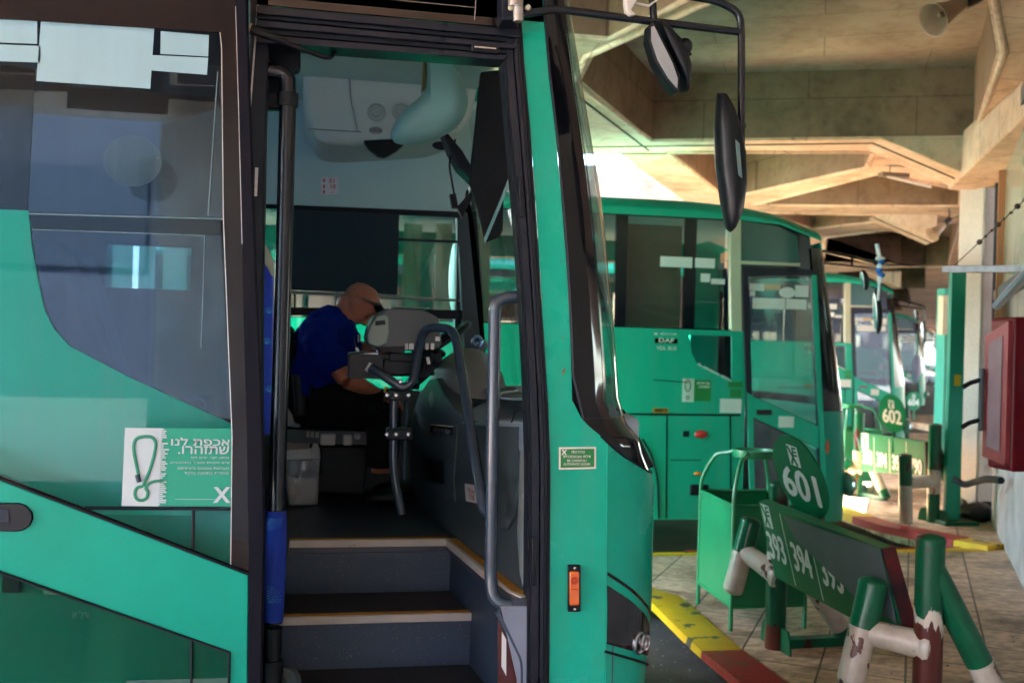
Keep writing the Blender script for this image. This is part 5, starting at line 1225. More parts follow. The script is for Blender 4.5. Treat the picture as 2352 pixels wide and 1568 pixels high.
q = MB(); q.box(tuple(tmk(838,811,4.27)), tuple(tmk(868,813,4.275))); obj("box_glint_edge", q, CHROME, bus)
q = MB(); q.tube([tmk(800,812,4.4), tmk(925,800,4.36)], .006, 6); q.tube([tmk(867,803,4.3), tmk(866,814,4.3)], .006, 6); obj("tray_support", q, CHROME, bus)
for k in range(5):
    q = MB(); u = 945+k*11; pts = spline([tmk(u,803,yt0), tmk(u+8,812+k*2,yt0-.03), tmk(u+22-k*3,840,yt0-.02), tmk(u+18-k*8,870,yt0), tmk(960-k*4,892,yt0+.05)]); q.tube(pts, .006, 6); obj("cable", q, RUBBER, tm)
q = MB(); q.tube([tmk(982,820,yt0-.04), tmk(985,836,yt0-.04)], .007, 6); q.tube([tmk(965,815,yt0-.04), tmk(962,828,yt0-.04)], .006, 6); obj("cable_tag", q, WHITEP, tm)
q = MB(); q.hexa([tmk(875,865,4.3), tmk(1000,862,4.3), tmk(1000,862,4.5), tmk(875,865,4.5), tmk(880,822,4.3), tmk(990,822,4.3), tmk(990,822,4.5), tmk(880,822,4.5)]); obj("console_bracket", q, BLKPL, bus, bevel=.01)
q = MB(); q.prism([tmk(882,890,4.6),tmk(890,886,4.6),tmk(892,900,4.6),tmk(882,901,4.6)],(0,.01,0)); obj("yellow_tag", q, YEL, bus, smooth=0)

# --- driver's seat and its base
YS = 5.32
q = MB()
sb = lambda u, v, y: PY(u, v, y)
q.prism([sb(u, v, YS-.24) for u, v in ((640,745),(668,742),(680,800),(690,900),(692,965),(640,965))], (0,.48,0)); ds_ = obj("driver_seat", q, mat("black_seat_cloth", (.003,.0035,.005), .9, spec=.2), bus, smooth=40, bevel=.035, bseg=4)
q = MB(); q.prism([sb(u, v, YS-.26) for u, v in ((650,945),(870,955),(872,985),(650,985))], (0,.52,0)); obj("seat_cushion", q, mat("black_seat_cloth", (.006,.007,.009), .9), ds_, smooth=40, bevel=.03, bseg=3)
q = MB(); q.prism([sb(u, v, YS-.28) for u, v in ((645,985),(860,992),(855,1022),(645,1016))], (0,.5,0)); pb = obj("seat_control_panel", q, GRAIN, ds_, smooth=0, bevel=.01)
q = MB(); q.prism([sb(u, v, YS-.2) for u, v in ((650,1022),(852,1022),(835,1135),(740,1130),(650,1130))], (0,.4,0)); obj("seat_base", q, DARKIN, ds_, smooth=0, bevel=.01)
for u0, v0, u1, v1 in ((704,990,711,1002),(714,991,721,1003),(724,992,732,1004)):
    q = MB(); q.box(tuple(sb(u0,v0,YS-.30)), tuple(sb(u1,v1,YS-.27))); obj("switch", q, GRAINL, pb, bevel=.002)
LG = mat("pale_switch", (.40,.42,.42), .4)
for u0, v0, u1, v1 in ((736,996,770,1022),(788,998,808,1022),(814,996,828,1008)):
    q = MB(); q.box(tuple(sb(u0,v0,YS-.30)), tuple(sb(u1,v1,YS-.27))); obj("rocker_switch", q, LG, pb, bevel=.008)
q = MB(); q.prism([sb(u, v, YS-.30) for u, v in ((648,943),(662,938),(672,955),(676,972),(690,975),(688,982),(648,978))], (0,.04,0)); obj("seat_side_shield", q, mat("grey_shield", (.22,.24,.25), .5), ds_, smooth=0, bevel=.006)
q = MB(); q.tube([sb(683,860,YS-.27), sb(690,952,YS-.27)], .03, 10); obj("armrest_post", q, DARKIN, ds_)

# --- window furniture on the driver's side
q = MB(); q.prism([PY(u, v, DW-.10) for u, v in ((640,479),(917,490),(913,676),(640,664))], (0,.006,0)); obj("window_blind", q, BLIND, bus, smooth=0)
q = MB(); q.tube([PY(667,671,DW-.12), PY(1056,690,DW-.12)], .008, 8); obj("blind_bar", q, ALU, bus)
q = MB(); q.prism([PY(u, v, DW-.11) for u, v in ((600,466),(1060,486),(1060,500),(600,478))], (0,.04,0)); obj("window_rail", q, RUBBER, bus, smooth=0)
q = MB(); q.prism([PY(u, v, DW-.11) for u, v in ((600,704),(1062,712),(1062,733),(600,722))], (0,.06,0)); obj("window_rail", q, RUBBER, bus, smooth=0, bevel=.004)
q = MB(); q.prism([PY(u, v, DW-.11) for u, v in ((675,668),(679,668),(679,710),(675,710))], (0,.03,0)); obj("window_post", q, RUBBER, bus, smooth=0)
q = MB(); q.prism([PY(u, v, DW-.08) for u, v in ((915,547),(1058,553),(1058,559),(915,553))], (0,.02,0)); obj("sash_rail", q, RUBBER, bus, smooth=0)
q = MB(); q.prism([PY(u, v, DW-.09) for u, v in ((1048,486),(1074,486),(1104,790),(1106,940),(1075,940),(1062,740))], (0,.08,0)); obj("corner_pillar", q, mat("teal_grey_trim", (.035,.06,.065), .5), bus, smooth=0, bevel=.01)
q = MB(); q.prism([PY(u, v, DW-.02) for u, v in ((1078,400),(1088,400),(1110,690),(1114,880),(1098,880))], (0,.05,0)); obj("corner_pillar", q, BLKPL, bus, smooth=0, bevel=.006)
q = MB(); q.tube([PY(1052,500,DW-.13), PY(1050,715,DW-.13), PY(1053,730,DW-.13)], .004, 6); obj("blind_cord", q, RUBBER, bus)
# outside mirror on the far side
q = MB(); q.ball(PY(1044,635,DW+.35), (.035,.08,.22), nu=16, nv=12); obj("far_mirror", q, mat("pale_mirror_shell", (.3,.5,.46), .3), bus)
# liner over the window and rounded ceiling console
q = MB(); q.prism([PY(u, v, DW-.12) for u, v in ((560,190),(1130,190),(1095,400),(1070,440),(1062,486),(560,466))], (0,.05,0)); obj("cant_panel", q, LINER, bus, smooth=0)
q = MB(); q.prism([PY(u, v, DW-.125) for u, v in ((737,407),(777,407),(777,447),(737,447))], (0,.003,0)); cs_ = obj("capacity_sign", q, WHITEP, bus, smooth=0)
q = MB(); 
for s_, u, v in (("51",763,415),("10",764,429),("-",764,441)): put_text(q, s_, PY(u,v,DW-.128), (1,0,0), (0,0,1), .034, bold=.0006)
for u, v in ((744,415),(744,429),(744,441)): q.prism([PY(u-2.4,v-4,DW-.128),PY(u+2.4,v-4,DW-.128),PY(u+1.5,v+4,DW-.128),PY(u-1.5,v+4,DW-.128)], (0,.001,0))
obj("lettering", q, mat("red_print", (.5,.02,.02), .6), cs_, smooth=0)
q = MB(); q.prism([PY(u, v, 5.05) for u, v in ((697,20),(696,240),(702,272),(718,300),(735,328),(800,332),(900,326),(1000,320),(1062,300),(1084,265),(1098,200),(1096,20))], (0,.58,0)); co = obj("ceiling_console", q, LINERB, bus, smooth=45, bevel=.05, bseg=5)
for u, v, r_ in ((865,258,.046),(922,258,.046)):
    q = MB(); c_ = PY(u, v, 5.045); q.lathe(c_, (0,-1,0), [(r_,.0),(r_,.006),(r_*.85,.008),(r_*.8,.002),(r_*.55,.003),(r_*.5,.007),(r_*.1,.004),(.0005,.004)], 28); obj("loudspeaker_grille", q, mat("speaker_rim", (.40,.48,.44), .5), co)
q = MB(); q.lathe(PY(863,300,5.045), (0,-1,-.3), [(.034,0),(.034,.006),(.026,.006),(.024,.0),(.0005,.002)], 24); q.v = [(x_, y_, PY(863,300,5.045).z+(z_-PY(863,300,5.045).z)*.5) for x_, y_, z_ in q.v]; obj("downlight", q, mat("downlight_rim", (.28,.33,.31), .3), co)
q = MB(); q.prism([PY(u, v, 5.02) for u, v in ((834,322),(924,318),(930,330),(912,346),(884,362),(868,358),(848,342))], (0,.06,0)); obj("sensor_housing", q, BLKPL, co, smooth=40, bevel=.012, bseg=3)
q = MB(); q.ball(PY(1014,335,5.03), (.048,.02,.022), nu=20, nv=10); obj("oval_vent", q, BLKPL, co)
q = MB(); q.tube([PY(706,296,5.045), PY(830,303,5.045)], .003, 6); q.tube([PY(925,302,5.045), PY(1050,294,5.045)], .003, 6); q.tube([PY(800,140,5.045), PY(806,232,5.045), PY(822,303,5.045)], .0025, 6, smooth=.03); obj("panel_line", q, mat("seam_grey", (.18,.24,.23), .6), co)
# pale hood hanging in front of the console
outl = [(982,112),(984,180),(978,205),(960,228),(925,256),(903,285),(897,312),(904,328),(925,333),(960,331),(1008,318),(1042,300),(1068,270),(1077,235),(1065,190),(1043,155),(1008,118)]
def pillow(mb, pts, y0, bulge, n=7):
    P3 = [PY(u, v, y0) for u, v in pts]; P3 = fillet(P3+[P3[0]], .03, 3)[:-1]; c_ = sum(P3, V((0,0,0)))/len(P3); rows = []
    for k in range(n+1):
        a = k/n*math.pi/2; rows.append([c_+(p-c_)*math.cos(a)*1.0+V((0,-bulge*math.sin(a),0)) for p in P3])
    rows2 = [[V((p.x, 2*y0-p.y, p.z)) for p in r_] for r_ in rows[::-1]][:-1]
    mb.grid(rows2+rows, closed=True)
q = MB(); pillow(q, outl, 4.45, .12); obj("mirror_hood", q, VISOR, bus, smooth=80)
q = MB(); q.prism([PY(u, v, 4.50) for u, v in ((975,116),(983,116),(979,200),(970,210))], (0,.05,0)); obj("hood_edge", q, mat("olive_edge", (.2,.2,.05), .5), bus, smooth=0)
# black roller blind and visor against the windscreen
q = MB(); q.prism([PY(u, v, 4.3) for u, v in ((1104,165),(1150,160),(1172,400),(1113,553),(1095,470),(1078,420))], (0,.03,0)); vb = obj("sun_visor", q, BLKPL, bus, smooth=0, bevel=.008)
q = MB(); q.prism([PY(u, v, 4.28) for u, v in ((1173,402),(1176,412),(1115,558),(1112,548))], (0,.012,0)); obj("visor_edge", q, VISOR, vb, smooth=0)  # green light along the visor's lower edge, put into a pale strip
q = MB(); q.prism([PY(u, v, 4.8) for u, v in ((1115,455),(1158,440),(1156,530),(1148,545),(1115,558))], (0,.03,0)); obj("sun_visor", q, BLKPL, bus, smooth=0, bevel=.01)
q = MB(); q.prism([PY(u, v, 4.6) for u, v in ((1016,298),(1024,300),(1062,345),(1092,395),(1097,418),(1085,414),(1055,385),(1034,345))], (0,.14,0)); obj("interior_mirror", q, BLKPL, bus, smooth=0, bevel=.008)
q = MB(); q.tube([PY(1046,320,4.65), PY(1030,372,4.65), PY(1044,452,4.65)], .005, 6, smooth=.05); q.prism([PY(u, v, 4.65) for u, v in ((1034,446),(1047,444),(1053,478),(1040,478))], (0,.04,0)); q.prism([PY(u, v, 4.66) for u, v in ((1050,475),(1090,430),(1100,425),(1062,500))], (0,.04,0)); obj("mirror_bracket", q, BLKPL, bus)
# --- partition, first passenger seat, passenger seats
q = MB(); q.box((XSL-.06,yf+.1,ZF),(XSL-.045,yf+.9,ZF+.0+.18)); obj("kick_panel", q, STEPV, bus, smooth=0)
q = MB(); q.prism([PY(u, v, 3.95) for u, v in ((596,560),(612,566),(622,600),(627,640),(626,760),(622,1000),(590,1000))], (0,.42,0)); fs2 = obj("passenger_seat", q, mat("bright_blue_seat", (.012,.05,.55), .8, col2=(.015,.08,.62), nscale=7, sheen=.5), bus, smooth=40, bevel=.03, bseg=4)
q = MB(); q.prism([PY(u, v, 3.94) for u, v in ((598,556),(612,563),(624,598),(628,635),(622,632),(612,612),(598,600))], (0,.44,0)); obj("seat_top_cover", q, CREAM, fs2, smooth=0, bevel=.01)
q = MB()
for (u, v) in ((618,720),(612,790),(619,900)):
    for k in range(9):
        a = k*math.pi/8.5; p0 = PY(u, v, 3.935); q.tube([p0, p0+V((.018*math.cos(a),0,.022*math.sin(a)+.004))], .0009, 4)
obj("seat_pattern", q, mat("cyan_print", (.1,.5,.8), .7), fs2)
def seat1(x, y, z):
    q = MB(); q.hexa([V(p) for p in ((x-.02,y-.21,z+.38),(x+.42,y-.21,z+.42),(x+.42,y+.21,z+.42),(x-.02,y+.21,z+.38),(x-.02,y-.21,z+.5),(x+.42,y-.21,z+.54),(x+.42,y+.21,z+.54),(x-.02,y+.21,z+.5))])
    q.hexa([V(p) for p in ((x-.10,y-.21,z+.45),(x+.05,y-.21,z+.45),(x+.05,y+.21,z+.45),(x-.10,y+.21,z+.45),(x-.30,y-.19,z+1.22),(x-.2,y-.17,z+1.25),(x-.2,y+.17,z+1.25),(x-.30,y+.19,z+1.22))])
    obj("passenger_seat", q, mat("night_blue_seat", (.01,.05,.22), .8, col2=(.015,.12,.40), nscale=9, stretch=(3,1,1), sheen=.3), bus, smooth=40, bevel=.05, bseg=4)
for i in range(10):
    x = -.95-i*.95
    for yy in (.40,.84,1.66,2.10): seat1(x, YB+yy, ZF+.0)

# --- door mechanism pole with blue padded sleeve
q = MB(); q.tube([PY(578,163,3.24), PY(618,163,3.24), PY(660,168,3.24), PY(661,240,3.24), PY(652,600,3.24), PY(640,1000,3.24), PY(629,1430,3.24)], .0265, 16, smooth=.12); pol = obj("door_pole", q, PIPEB, bus, smooth=60)
q = MB(); q.tube([PY(661,215,3.24), PY(660,245,3.24)], .034, 16); obj("pole_collar", q, BLKPL, pol, smooth=60); q = MB(); q.tube([PY(628,1440,3.24), PY(626,1500,3.24)], .028, 16); q.tube([PY(625,1500,3.24), PY(625,1515,3.24)], .022, 16); q.tube([PY(624,1515,3.24), PY(622,1620,3.24)], .034, 16); obj("pole_collar", q, BLKPL, pol, smooth=60)
q = MB(); q.lathe(PY(652,1568,3.3), (-.5,-1,.2), [(.001,.03),(.03,.028),(.05,.01),(.052,-.02),(.04,-.04)], 24); obj("pivot_cap", q, GRAIN, pol)
q = MB(); rows = []
for k in range(13):
    t = k/12; c_ = PY(633-5*t, 1172+253*t, 3.235); rr_ = .034*(1 if 0 < k < 12 else .93)
    rows.append([c_+V(((rr_+.002*math.sin(3*a+5*t))*math.cos(a), (rr_)*math.sin(a)*.9, 0)) for a in [j*math.pi/12 for j in range(24)]])
q.grid(rows, closed=True); sl = obj("padded_sleeve", q, mat("royal_blue_velvet", (.0,.024,.27), .85, col2=(.0,.035,.34), nscale=9, bump=.3, bscale=300), pol, smooth=80)
q = MB()
for (u, v, s_) in ((612,1385,1),(614,1190,-.7)):
    for k in range(13):
        a = -.9+k*.24; p0 = PY(u, v, 3.198)
        for j in range(6):
            r_ = .008+.007*j; q.ball(p0+V((abs(r_*math.cos(a)), -.001, s_*abs(r_*math.sin(a)+.01))), .0009, nu=5, nv=4)
obj("firework_print", q, mat("cyan_print", (.1,.5,.8), .7), sl)
# inner black struts of the door gear
q = MB(); q.prism([PY(u, v, 3.34) for u, v in ((600,95),(690,100),(690,160),(668,170),(664,240),(640,250),(600,250))], (0,.05,0)); obj("mechanism_cover", q, BLKPL, bus, smooth=0, bevel=.01)
q = MB(); q.tube([PY(572,66,3.12), PY(596,74,3.12), PY(658,98,3.14)], [.016,.015,.012], 10); q.tube([PY(655,98,3.14), PY(690,112,3.16), PY(757,136,3.2), PY(770,118,3.24), PY(790,90,3.3)], .008, 10, smooth=.04); obj("door_arm", q, BLKPL, bus, smooth=60)
q = MB(); q.lathe(PY(574,66,3.12), (-1,0,.3), [(.0165,-.004),(.0165,.003),(.001,.004)], 14); obj("arm_tip", q, mat("cream_tip", (.5,.4,.25), .5), bus)

# --- the opened door
YD = 3.02
Dp = lambda u, v, dy=0.: PY(u, v, YD+dy)
edge_r = [(569,-60),(571,60),(577,250),(588,560),(597,781),(606,1000),(610,1230),(606,1400),(602,1640)]
mid_r = [(538,-60),(540,15),(548,250),(556,560),(561,781),(567,1000),(571,1230),(571,1400),(568,1640)]
q = MB()
rows = []
for (a, b), (c, d_) in zip(mid_r, edge_r): rows.append([Dp(a,b,.0), Dp(c-6,d_,.0), Dp(c,d_,.01), Dp(c,d_,.05), Dp(a,b,.05)])
q.grid(rows, closed=True); door = obj("door", q, mat("door_rubber_edge", (.006,.007,.013), .45, spec=.07, col2=(.010,.011,.018), nscale=5, stretch=(1,1,.1), rvar=.1), bus, smooth=30)
# black frit round the upper pane
q = MB(); outl = [(-420,-60),(538,-60),(548,250),(556,560),(561,781),(567,1000),(572,1318),(0,1098),(-420,935)]
hole = [(-360,25),(0,43),(505,75),(508,110),(513,500),(524,781),(533,1000),(530,1296),(0,1090),(-360,955)]
q.prism([Dp(u, v, .004) for u, v in outl], (0,.004,0), holes=[[Dp(u, v, .004) for u, v in hole]]); obj("pane_border", q, mat("black_glass_border", (.006,.006,.009), .07, spec=.28), door, smooth=0)
q = MB(); q.tube([Dp(u, v, -.001) for u, v in ((505,75),(509,110),(513,500),(524,781),(533,1000),(530,1296))], .0016, 5); q.tube([Dp(u, v, -.001) for u, v in ((541,15),(548,250),(556,560))], .0012, 5); obj("pane_seal", q, ALU, door)
q = MB(); q.prism([Dp(u, v, .009) for u, v in outl[:6]+outl[6:]], (0,.005,0)); obj("upper_pane", q, glass("dusty_door_glass", (.78,.88,.92), .0, .01, ior=1.2, streak=.02, dustcol=(.25,.38,.42)), door, smooth=0)
q = MB(); low_ = [(-420,1160),(0,1315),(527,1497),(521,1700),(-420,1700)]
q.prism([Dp(u, v, .009) for u, v in low_], (0,.005,0)); obj("lower_pane", q, glass("dusty_lower_glass", (.44,.66,.62), .0, .01, ior=1.2, streak=.05, dustcol=(.1,.4,.22)), door, smooth=0)
q = MB(); q.prism([Dp(u, v, .0) for u, v in ((-420,940),(0,1102),(570,1320),(567,1700),(522,1700),(527,1497),(0,1312),(-420,1158))], (0,.03,0)); band = obj("door_band", q, mat("green_door_paint", (.0,.29,.205), .35, col2=(.0,.35,.26), nscale=2, coat=.1, coatr=.1, spec=.2), door, smooth=0, bevel=.004)
q = MB(); q.tube([Dp(u, v, -.003) for u, v in ((-420,937),(0,1099),(572,1318))], .0045, 6); q.tube([Dp(u, v, -.003) for u, v in ((-420,1160),(0,1314),(527,1498),(522,1700))], .005, 6); obj("band_seal", q, RUBBER, door)
q = MB(); q.prism([Dp(u, v, .001) for u, v in ((-40,1153),(45,1154),(62,1160),(75,1175),(77,1190),(70,1206),(55,1216),(40,1219),(-40,1218))], (0,-.010,0)); hn = obj("door_handle", q, BLKPL, door, smooth=40, bevel=.005, bseg=3)
q = MB(); q.prism([Dp(u, v, -.0105) for u, v in ((-40,1168),(20,1170),(20,1200),(-40,1200))], (0,-.002,0)); obj("handle_recess", q, BLACKG, hn, smooth=0)
q = MB(); q.tube([Dp(443,1172,.011), Dp(443,1267,.011)], .004, 6); q.tube([Dp(440,1465,.011), Dp(438,1640,.011)], .004, 6); obj("pane_joint", q, RUBBER, door)
q = MB(); q.prism([Dp(u, v, .012) for u, v in ((290,1562),(525,1556),(525,1600),(290,1600))], (0,.004,0)); obj("sill_strip", q, mat("dusty_sill", (.3,.3,.28), .7), door, smooth=0)
# papers taped inside the pane
for pts in (((-200,36),(85,49),(85,101),(-200,90)), ((-200,95),(93,106),(93,144),(-200,134)), ((94,46),(354,67),(345,204),(83,186)), ((369,72),(480,81),(478,130),(368,124)), ((350,127),(478,133),(475,172),(348,162))):
    q = MB(); q.prism([Dp(u, v, .016) for u, v in pts], (0,.0012,0)); obj("notice", q, mat("blue_white_paper", (.80,.86,.86), .8, col2=(.76,.82,.83), nscale=2), door, smooth=0)
# faint frosted disc on the pane
q = MB(); c_ = Dp(304,370,.016); q.prism([c_+V((.079*math.cos(k*math.pi/20),0,.073*math.sin(k*math.pi/20))) for k in range(40)], (0,.0012,0)); obj("round_disc", q, glass("frosted_disc", (.75,.8,.78), .0, .3, streak=.25, dustcol=(.4,.5,.45)), door, smooth=0)
# big notice: white half with the green loop, green half with Hebrew text
q = MB(); q.prism([Dp(u, v, .004) for u, v in ((287,982),(534,984),(529,1162),(279,1161))], (0,.001,0)); st_ = obj("safety_sticker", q, mat("teal_sticker", (.0,.30,.20), .5), door, smooth=0)
q = MB(); q.prism([Dp(u, v, .002) for u, v in ((287,982),(372,983),(364,1162),(279,1161))], (0,.001,0))
rnd = random.Random(3)
for k in range(38):
    v = 984+k*4.65; l = rnd.uniform(2,19); q.prism([Dp(u_, v_, .002) for u_, v_ in ((371-k*.2,v),(371+l-k*.2,v),(371+l-k*.2,v+3.2),(371-k*.2,v+3.2))], (0,.001,0))
obj("white_field", q, mat("cool_white_print", (.44,.58,.64), .7), st_, smooth=0)
LOOPM = mat("loop_green", (.0,.20,.12), .5)
def cr2(u, v): return (643.1*0+u, v)
def c8(cx, cy): return (cx/2.597, 964.7+cy/2.597)
loop = [(826,330),(812,260),(800,200),(797,150),(812,112),(850,98),(900,100),(925,125),(926,170),(905,260),(880,330),(853,392)]
q = MB(); q.tube(spline([Dp(*c8(*p), -.0005) for p in loop], 5), .0045, 8)
q.tube(spline([Dp(*c8(*p), -.0005) for p in ((853,392),(815,405),(804,440),(815,468),(843,478),(872,465),(882,430),(870,405),(885,380),(920,365),(975,360))], 5), .0045, 8); ym_ = Dp(0,0,-.0005).y; q.v = [(x_, ym_+(y_-ym_)*.2, z_) for x_, y_, z_ in q.v]; obj("looped_cord", q, LOOPM, st_)
q = MB(); q.tube([Dp(*c8(818,325), -.003), Dp(*c8(829,368), -.003)], .0068, 8); obj("cord_tip", q, mat("navy_print", (.01,.03,.06), .5), st_)
q = MB()
for s_, x0_, x1_, cy, h__, bo in ((heb("אכפת לנו"),1037,1357,127,46,.03),(heb("שתזהרו."),1076,1355,178,44,.03),(heb("נוסע יקר, שים לב!"),1148,1355,224,17,.01),(heb("ע\"פ תקנות משרד התחבורה,"),1028,1354,254,17,.01),(heb("העלאת נוסעים והורדתם"),1074,1352,285,17,.01),(heb("מותרת בתחנה בלבד"),1112,1352,314,17,.01)):
    put_fit(q, s_, Dp(*c8((x0_+x1_)/2,cy), .002), (1,0,0), (0,0,1), (x1_-x0_)/2.597*3.05/2287, h__/2.597*3.05/2287, bold=bo)
put_text(q, "X", Dp(*c8(1323,450), .002), (1,0,0), (0,0,1), .062, bold=.002, sx=.95)
for k in range(24): q.prism([Dp(*c8(1045+k*10,469), .002), Dp(*c8(1045+k*10+7,469), .002), Dp(*c8(1045+k*10+7,472.5), .002), Dp(*c8(1045+k*10,472.5), .002)], (0,.0005,0))
obj("lettering", q, mat("cool_white_print", (.44,.58,.64), .7), st_, smooth=0)

# --- mirror arms of the near coach
YM = 3.10
q = MB(); q.prism([PY(u, v, YM-.03) for u, v in ((1152,-20),(1200,-20),(1198,44),(1152,47))], (0,.09,0)); mh = obj("mirror_hinge", q, FRAME, bus, smooth=0, bevel=.006)
q = MB(); q.tube([PY(1190,-20,YM-.05), PY(1190,50,YM-.05)], .016, 12); q.tube([PY(1183,-5,YM-.055),PY(1183,16,YM-.055)], .022, 12); obj("hinge_pin", q, ALU, mh)
for u in (1173,1212):
    q = MB(); q.lathe(PY(u,19,YM-.045), (0,-1,0), [(.009,0),(.009,.008),(.006,.012),(.0001,.012)], 12); obj("hinge_bolt", q, CREAM, mh)
q = MB(); q.tube([PY(u, v, YM-.04) for u, v in ((1190,38),(1198,33),(1270,23),(1300,24),(1500,50),(1700,74))], .0125, 14, smooth=.05)
q.tube([PY(u, v, YM-.04) for u, v in ((1560,-12),(1650,3),(1700,30),(1703,80),(1703,290),(1701,400))], [.0125]*1 if False else .0125, 14, smooth=.07)
q.tube([PY(1502,45,YM-.04), PY(1497,-20,YM-.04)], .012, 12); ar1 = obj("mirror_arm", q, PIPEB, bus, smooth=60)
q = MB(); q.tube([PY(1704,288,YM-.04), PY(1702,420,YM-.04)], .010, 12); q.tube([PY(1703,285,YM-.04), PY(1703,294,YM-.04)], .015, 12); obj("arm_sleeve", q, PIPEB, ar1, smooth=60)
q = MB(); q.prism([PY(u, v, YM-.07) for u, v in ((1436,-10),(1465,-10),(1465,0),(1450,22),(1462,33),(1448,36),(1440,26),(1437,8))], (0,.03,0)); obj("white_strap", q, mat("white_plastic", (.55,.56,.55), .5), ar1, bevel=.004)
q = MB(); q.tube([PY(1445,4,YM-.05), PY(1490,14,YM-.05), PY(1520,-8,YM-.05)], .004, 6); obj("white_tie", q, mat("white_plastic", (.55,.56,.55), .5), ar1)
# small close mirror: tapered shell with a chromed glass facing left
def shell(pts_face, pts_back, y0, w_, nm, m__, par):
    q = MB(); P0 = [PY(u, v, y0) for u, v in pts_face]; n = len(P0); rows = []
    for k in range(9):
        a = -math.pi/2+math.pi*k/8; s_ = math.cos(a)**.6 if abs(math.cos(a)) > 1e-6 else 0
        cc = sum(P0, V((0,0,0)))/n; rows.append([cc+(p-cc)*(.25+.75*s_)+V((0, w_*math.sin(a), 0)) for p in P0])
    q.grid(rows, closed=True); q.f.append(tuple(len(q.v)-n+i for i in range(n))); q.m.append(0); q.f.append(tuple(i for i in range(n))[::-1]); q.m.append(0)
    return obj(nm, q, m__, par, smooth=50)
sm = shell([(1500,52),(1516,49),(1530,62),(1550,90),(1577,140),(1583,160),(1581,195),(1578,212),(1570,212)], None, YM-.04, .055, "close_mirror", BLKPL, ar1)
q = MB(); q.prism([PY(u, v, YM-.10) for u, v in ((1493,55),(1502,50),(1516,75),(1545,130),(1563,170),(1560,212),(1553,212),(1530,185),(1505,140),(1490,90))], (0,.06,0)); gl = obj("mirror_rim", q, BLKPL, sm, smooth=0, bevel=.006)
q = MB(); q.prism([PY(u, v, YM-.106-.0005*(212-v)) for u, v in ((1496,62),(1503,60),(1520,95),(1545,145),(1557,180),(1556,204),(1535,180),(1510,138),(1496,95))], (0,.004,0)); obj("mirror_glass", q, CHROME, sm, smooth=0)
q = MB(); q.tube([PY(1530,62,YM-.04), PY(1566,98,YM-.04)], .009, 8); q.ball(PY(1572,108,YM-.04), (.026,.03,.028)); q.tube([PY(1566,115,YM-.04), PY(1562,140,YM-.04)], .014, 10); q.tube([PY(1580,120,YM-.04), PY(1586,128,YM-.04)], .007, 8); obj("mirror_joint", q, BLKPL, ar1, smooth=60)
# big mirror
bm_ = shell([(1648,213),(1664,213),(1680,240),(1695,280),(1708,350),(1711,430),(1703,490),(1686,528),(1678,534),(1672,530),(1660,470),(1648,380),(1644,280)], None, YM-.04, .05, "wing_mirror", BLKPL, ar1)
q = MB(); q.prism([PY(u, v, YM-.094) for u, v in ((1690,321),(1699,330),(1705,408),(1697,402))], (0,.02,0)); obj("mirror_label", q, mat("teal_label", (.10,.17,.17), .5), bm_, smooth=0)

# waste bin inside
t_ = thing("waste_bin", "white plastic waste bin with a crumpled liner bag beside the driver seat", "waste bin", (PY(690,1145,4.55).x, 4.55, ZF))
WP = mat("white_bin_plastic", (.42,.47,.50), .4, col2=(.36,.40,.43), nscale=4)
bw = [(668,1100),(735,1095),(727,1145),(668,1145)]
q = MB(); yb_ = G(700,1163,ZF).y
pr = lambda u, v, y=0: PY(u, v, yb_+y)
q.hexa([pr(662,1163), pr(729,1161), pr(729,1161,.20), pr(662,1163,.20), pr(648,1040), pr(736,1036), pr(736,1036,.22), pr(648,1040,.22)]); obj("bin_body", q, WP, t_, smooth=0, bevel=.015, bseg=3)
q = MB(); q.hexa([pr(644,1060,-.01), pr(739,1055,-.01), pr(739,1055,.23), pr(644,1060,.23), pr(650,1012), pr(720,1030), pr(720,1030,.2), pr(650,1012,.2)]); q.prism([pr(u, v, -.01) for u, v in ((714,1036),(724,1000),(735,1036),(734,1056),(714,1056))], (0,.2,0)); obj("bin_lid", q, WP, t_, smooth=0, bevel=.008)
q = MB(); q.prism([pr(u, v, -.012) for u, v in ((652,1018),(712,1016),(710,1030),(652,1034))], (0,.004,0)); obj("lid_opening", q, mat("grimy_white", (.25,.22,.2), .7), t_, smooth=0)
def crumple(p): return p
q = MB(); rows = []
rb = random.Random(5)
for k in range(9):
    t = k/8; v = 1055+t*42; hw = 46+8*math.sin(t*3.1)+ (4 if k % 2 else 0); rows.append([PY(693+hw*math.cos(a)*1.0+rb.uniform(-2,2), v+rb.uniform(-3,3)+4*math.cos(a), yb_+.10+.135*math.sin(a)+rb.uniform(-.006,.006)) for a in [j*math.pi/14 for j in range(28)]])
q.grid(rows, closed=True)
rows = []
for k in range(7):
    t = k/6; v = 1090+t*62; rows.append([PY(668+u_+rb.uniform(-2,2)+8*math.sin(t*4), v, yb_-.02+rb.uniform(-.01,.01)) for u_ in (0,5,10,14)])
q.grid(rows); obj("liner_bag", q, glass("thin_plastic_bag", (.85,.9,.92), .08, .15, streak=.45, dustcol=(.6,.65,.68)), t_, smooth=60)
# ================================================================ RED CABINET, DRIVER, FAR THINGS
cb = thing("fire_cabinet", "dark red metal hose cabinet with grey hinges on the white station wall", "cabinet", WA)
cw = PP
ca = D(2268,715,5.15)
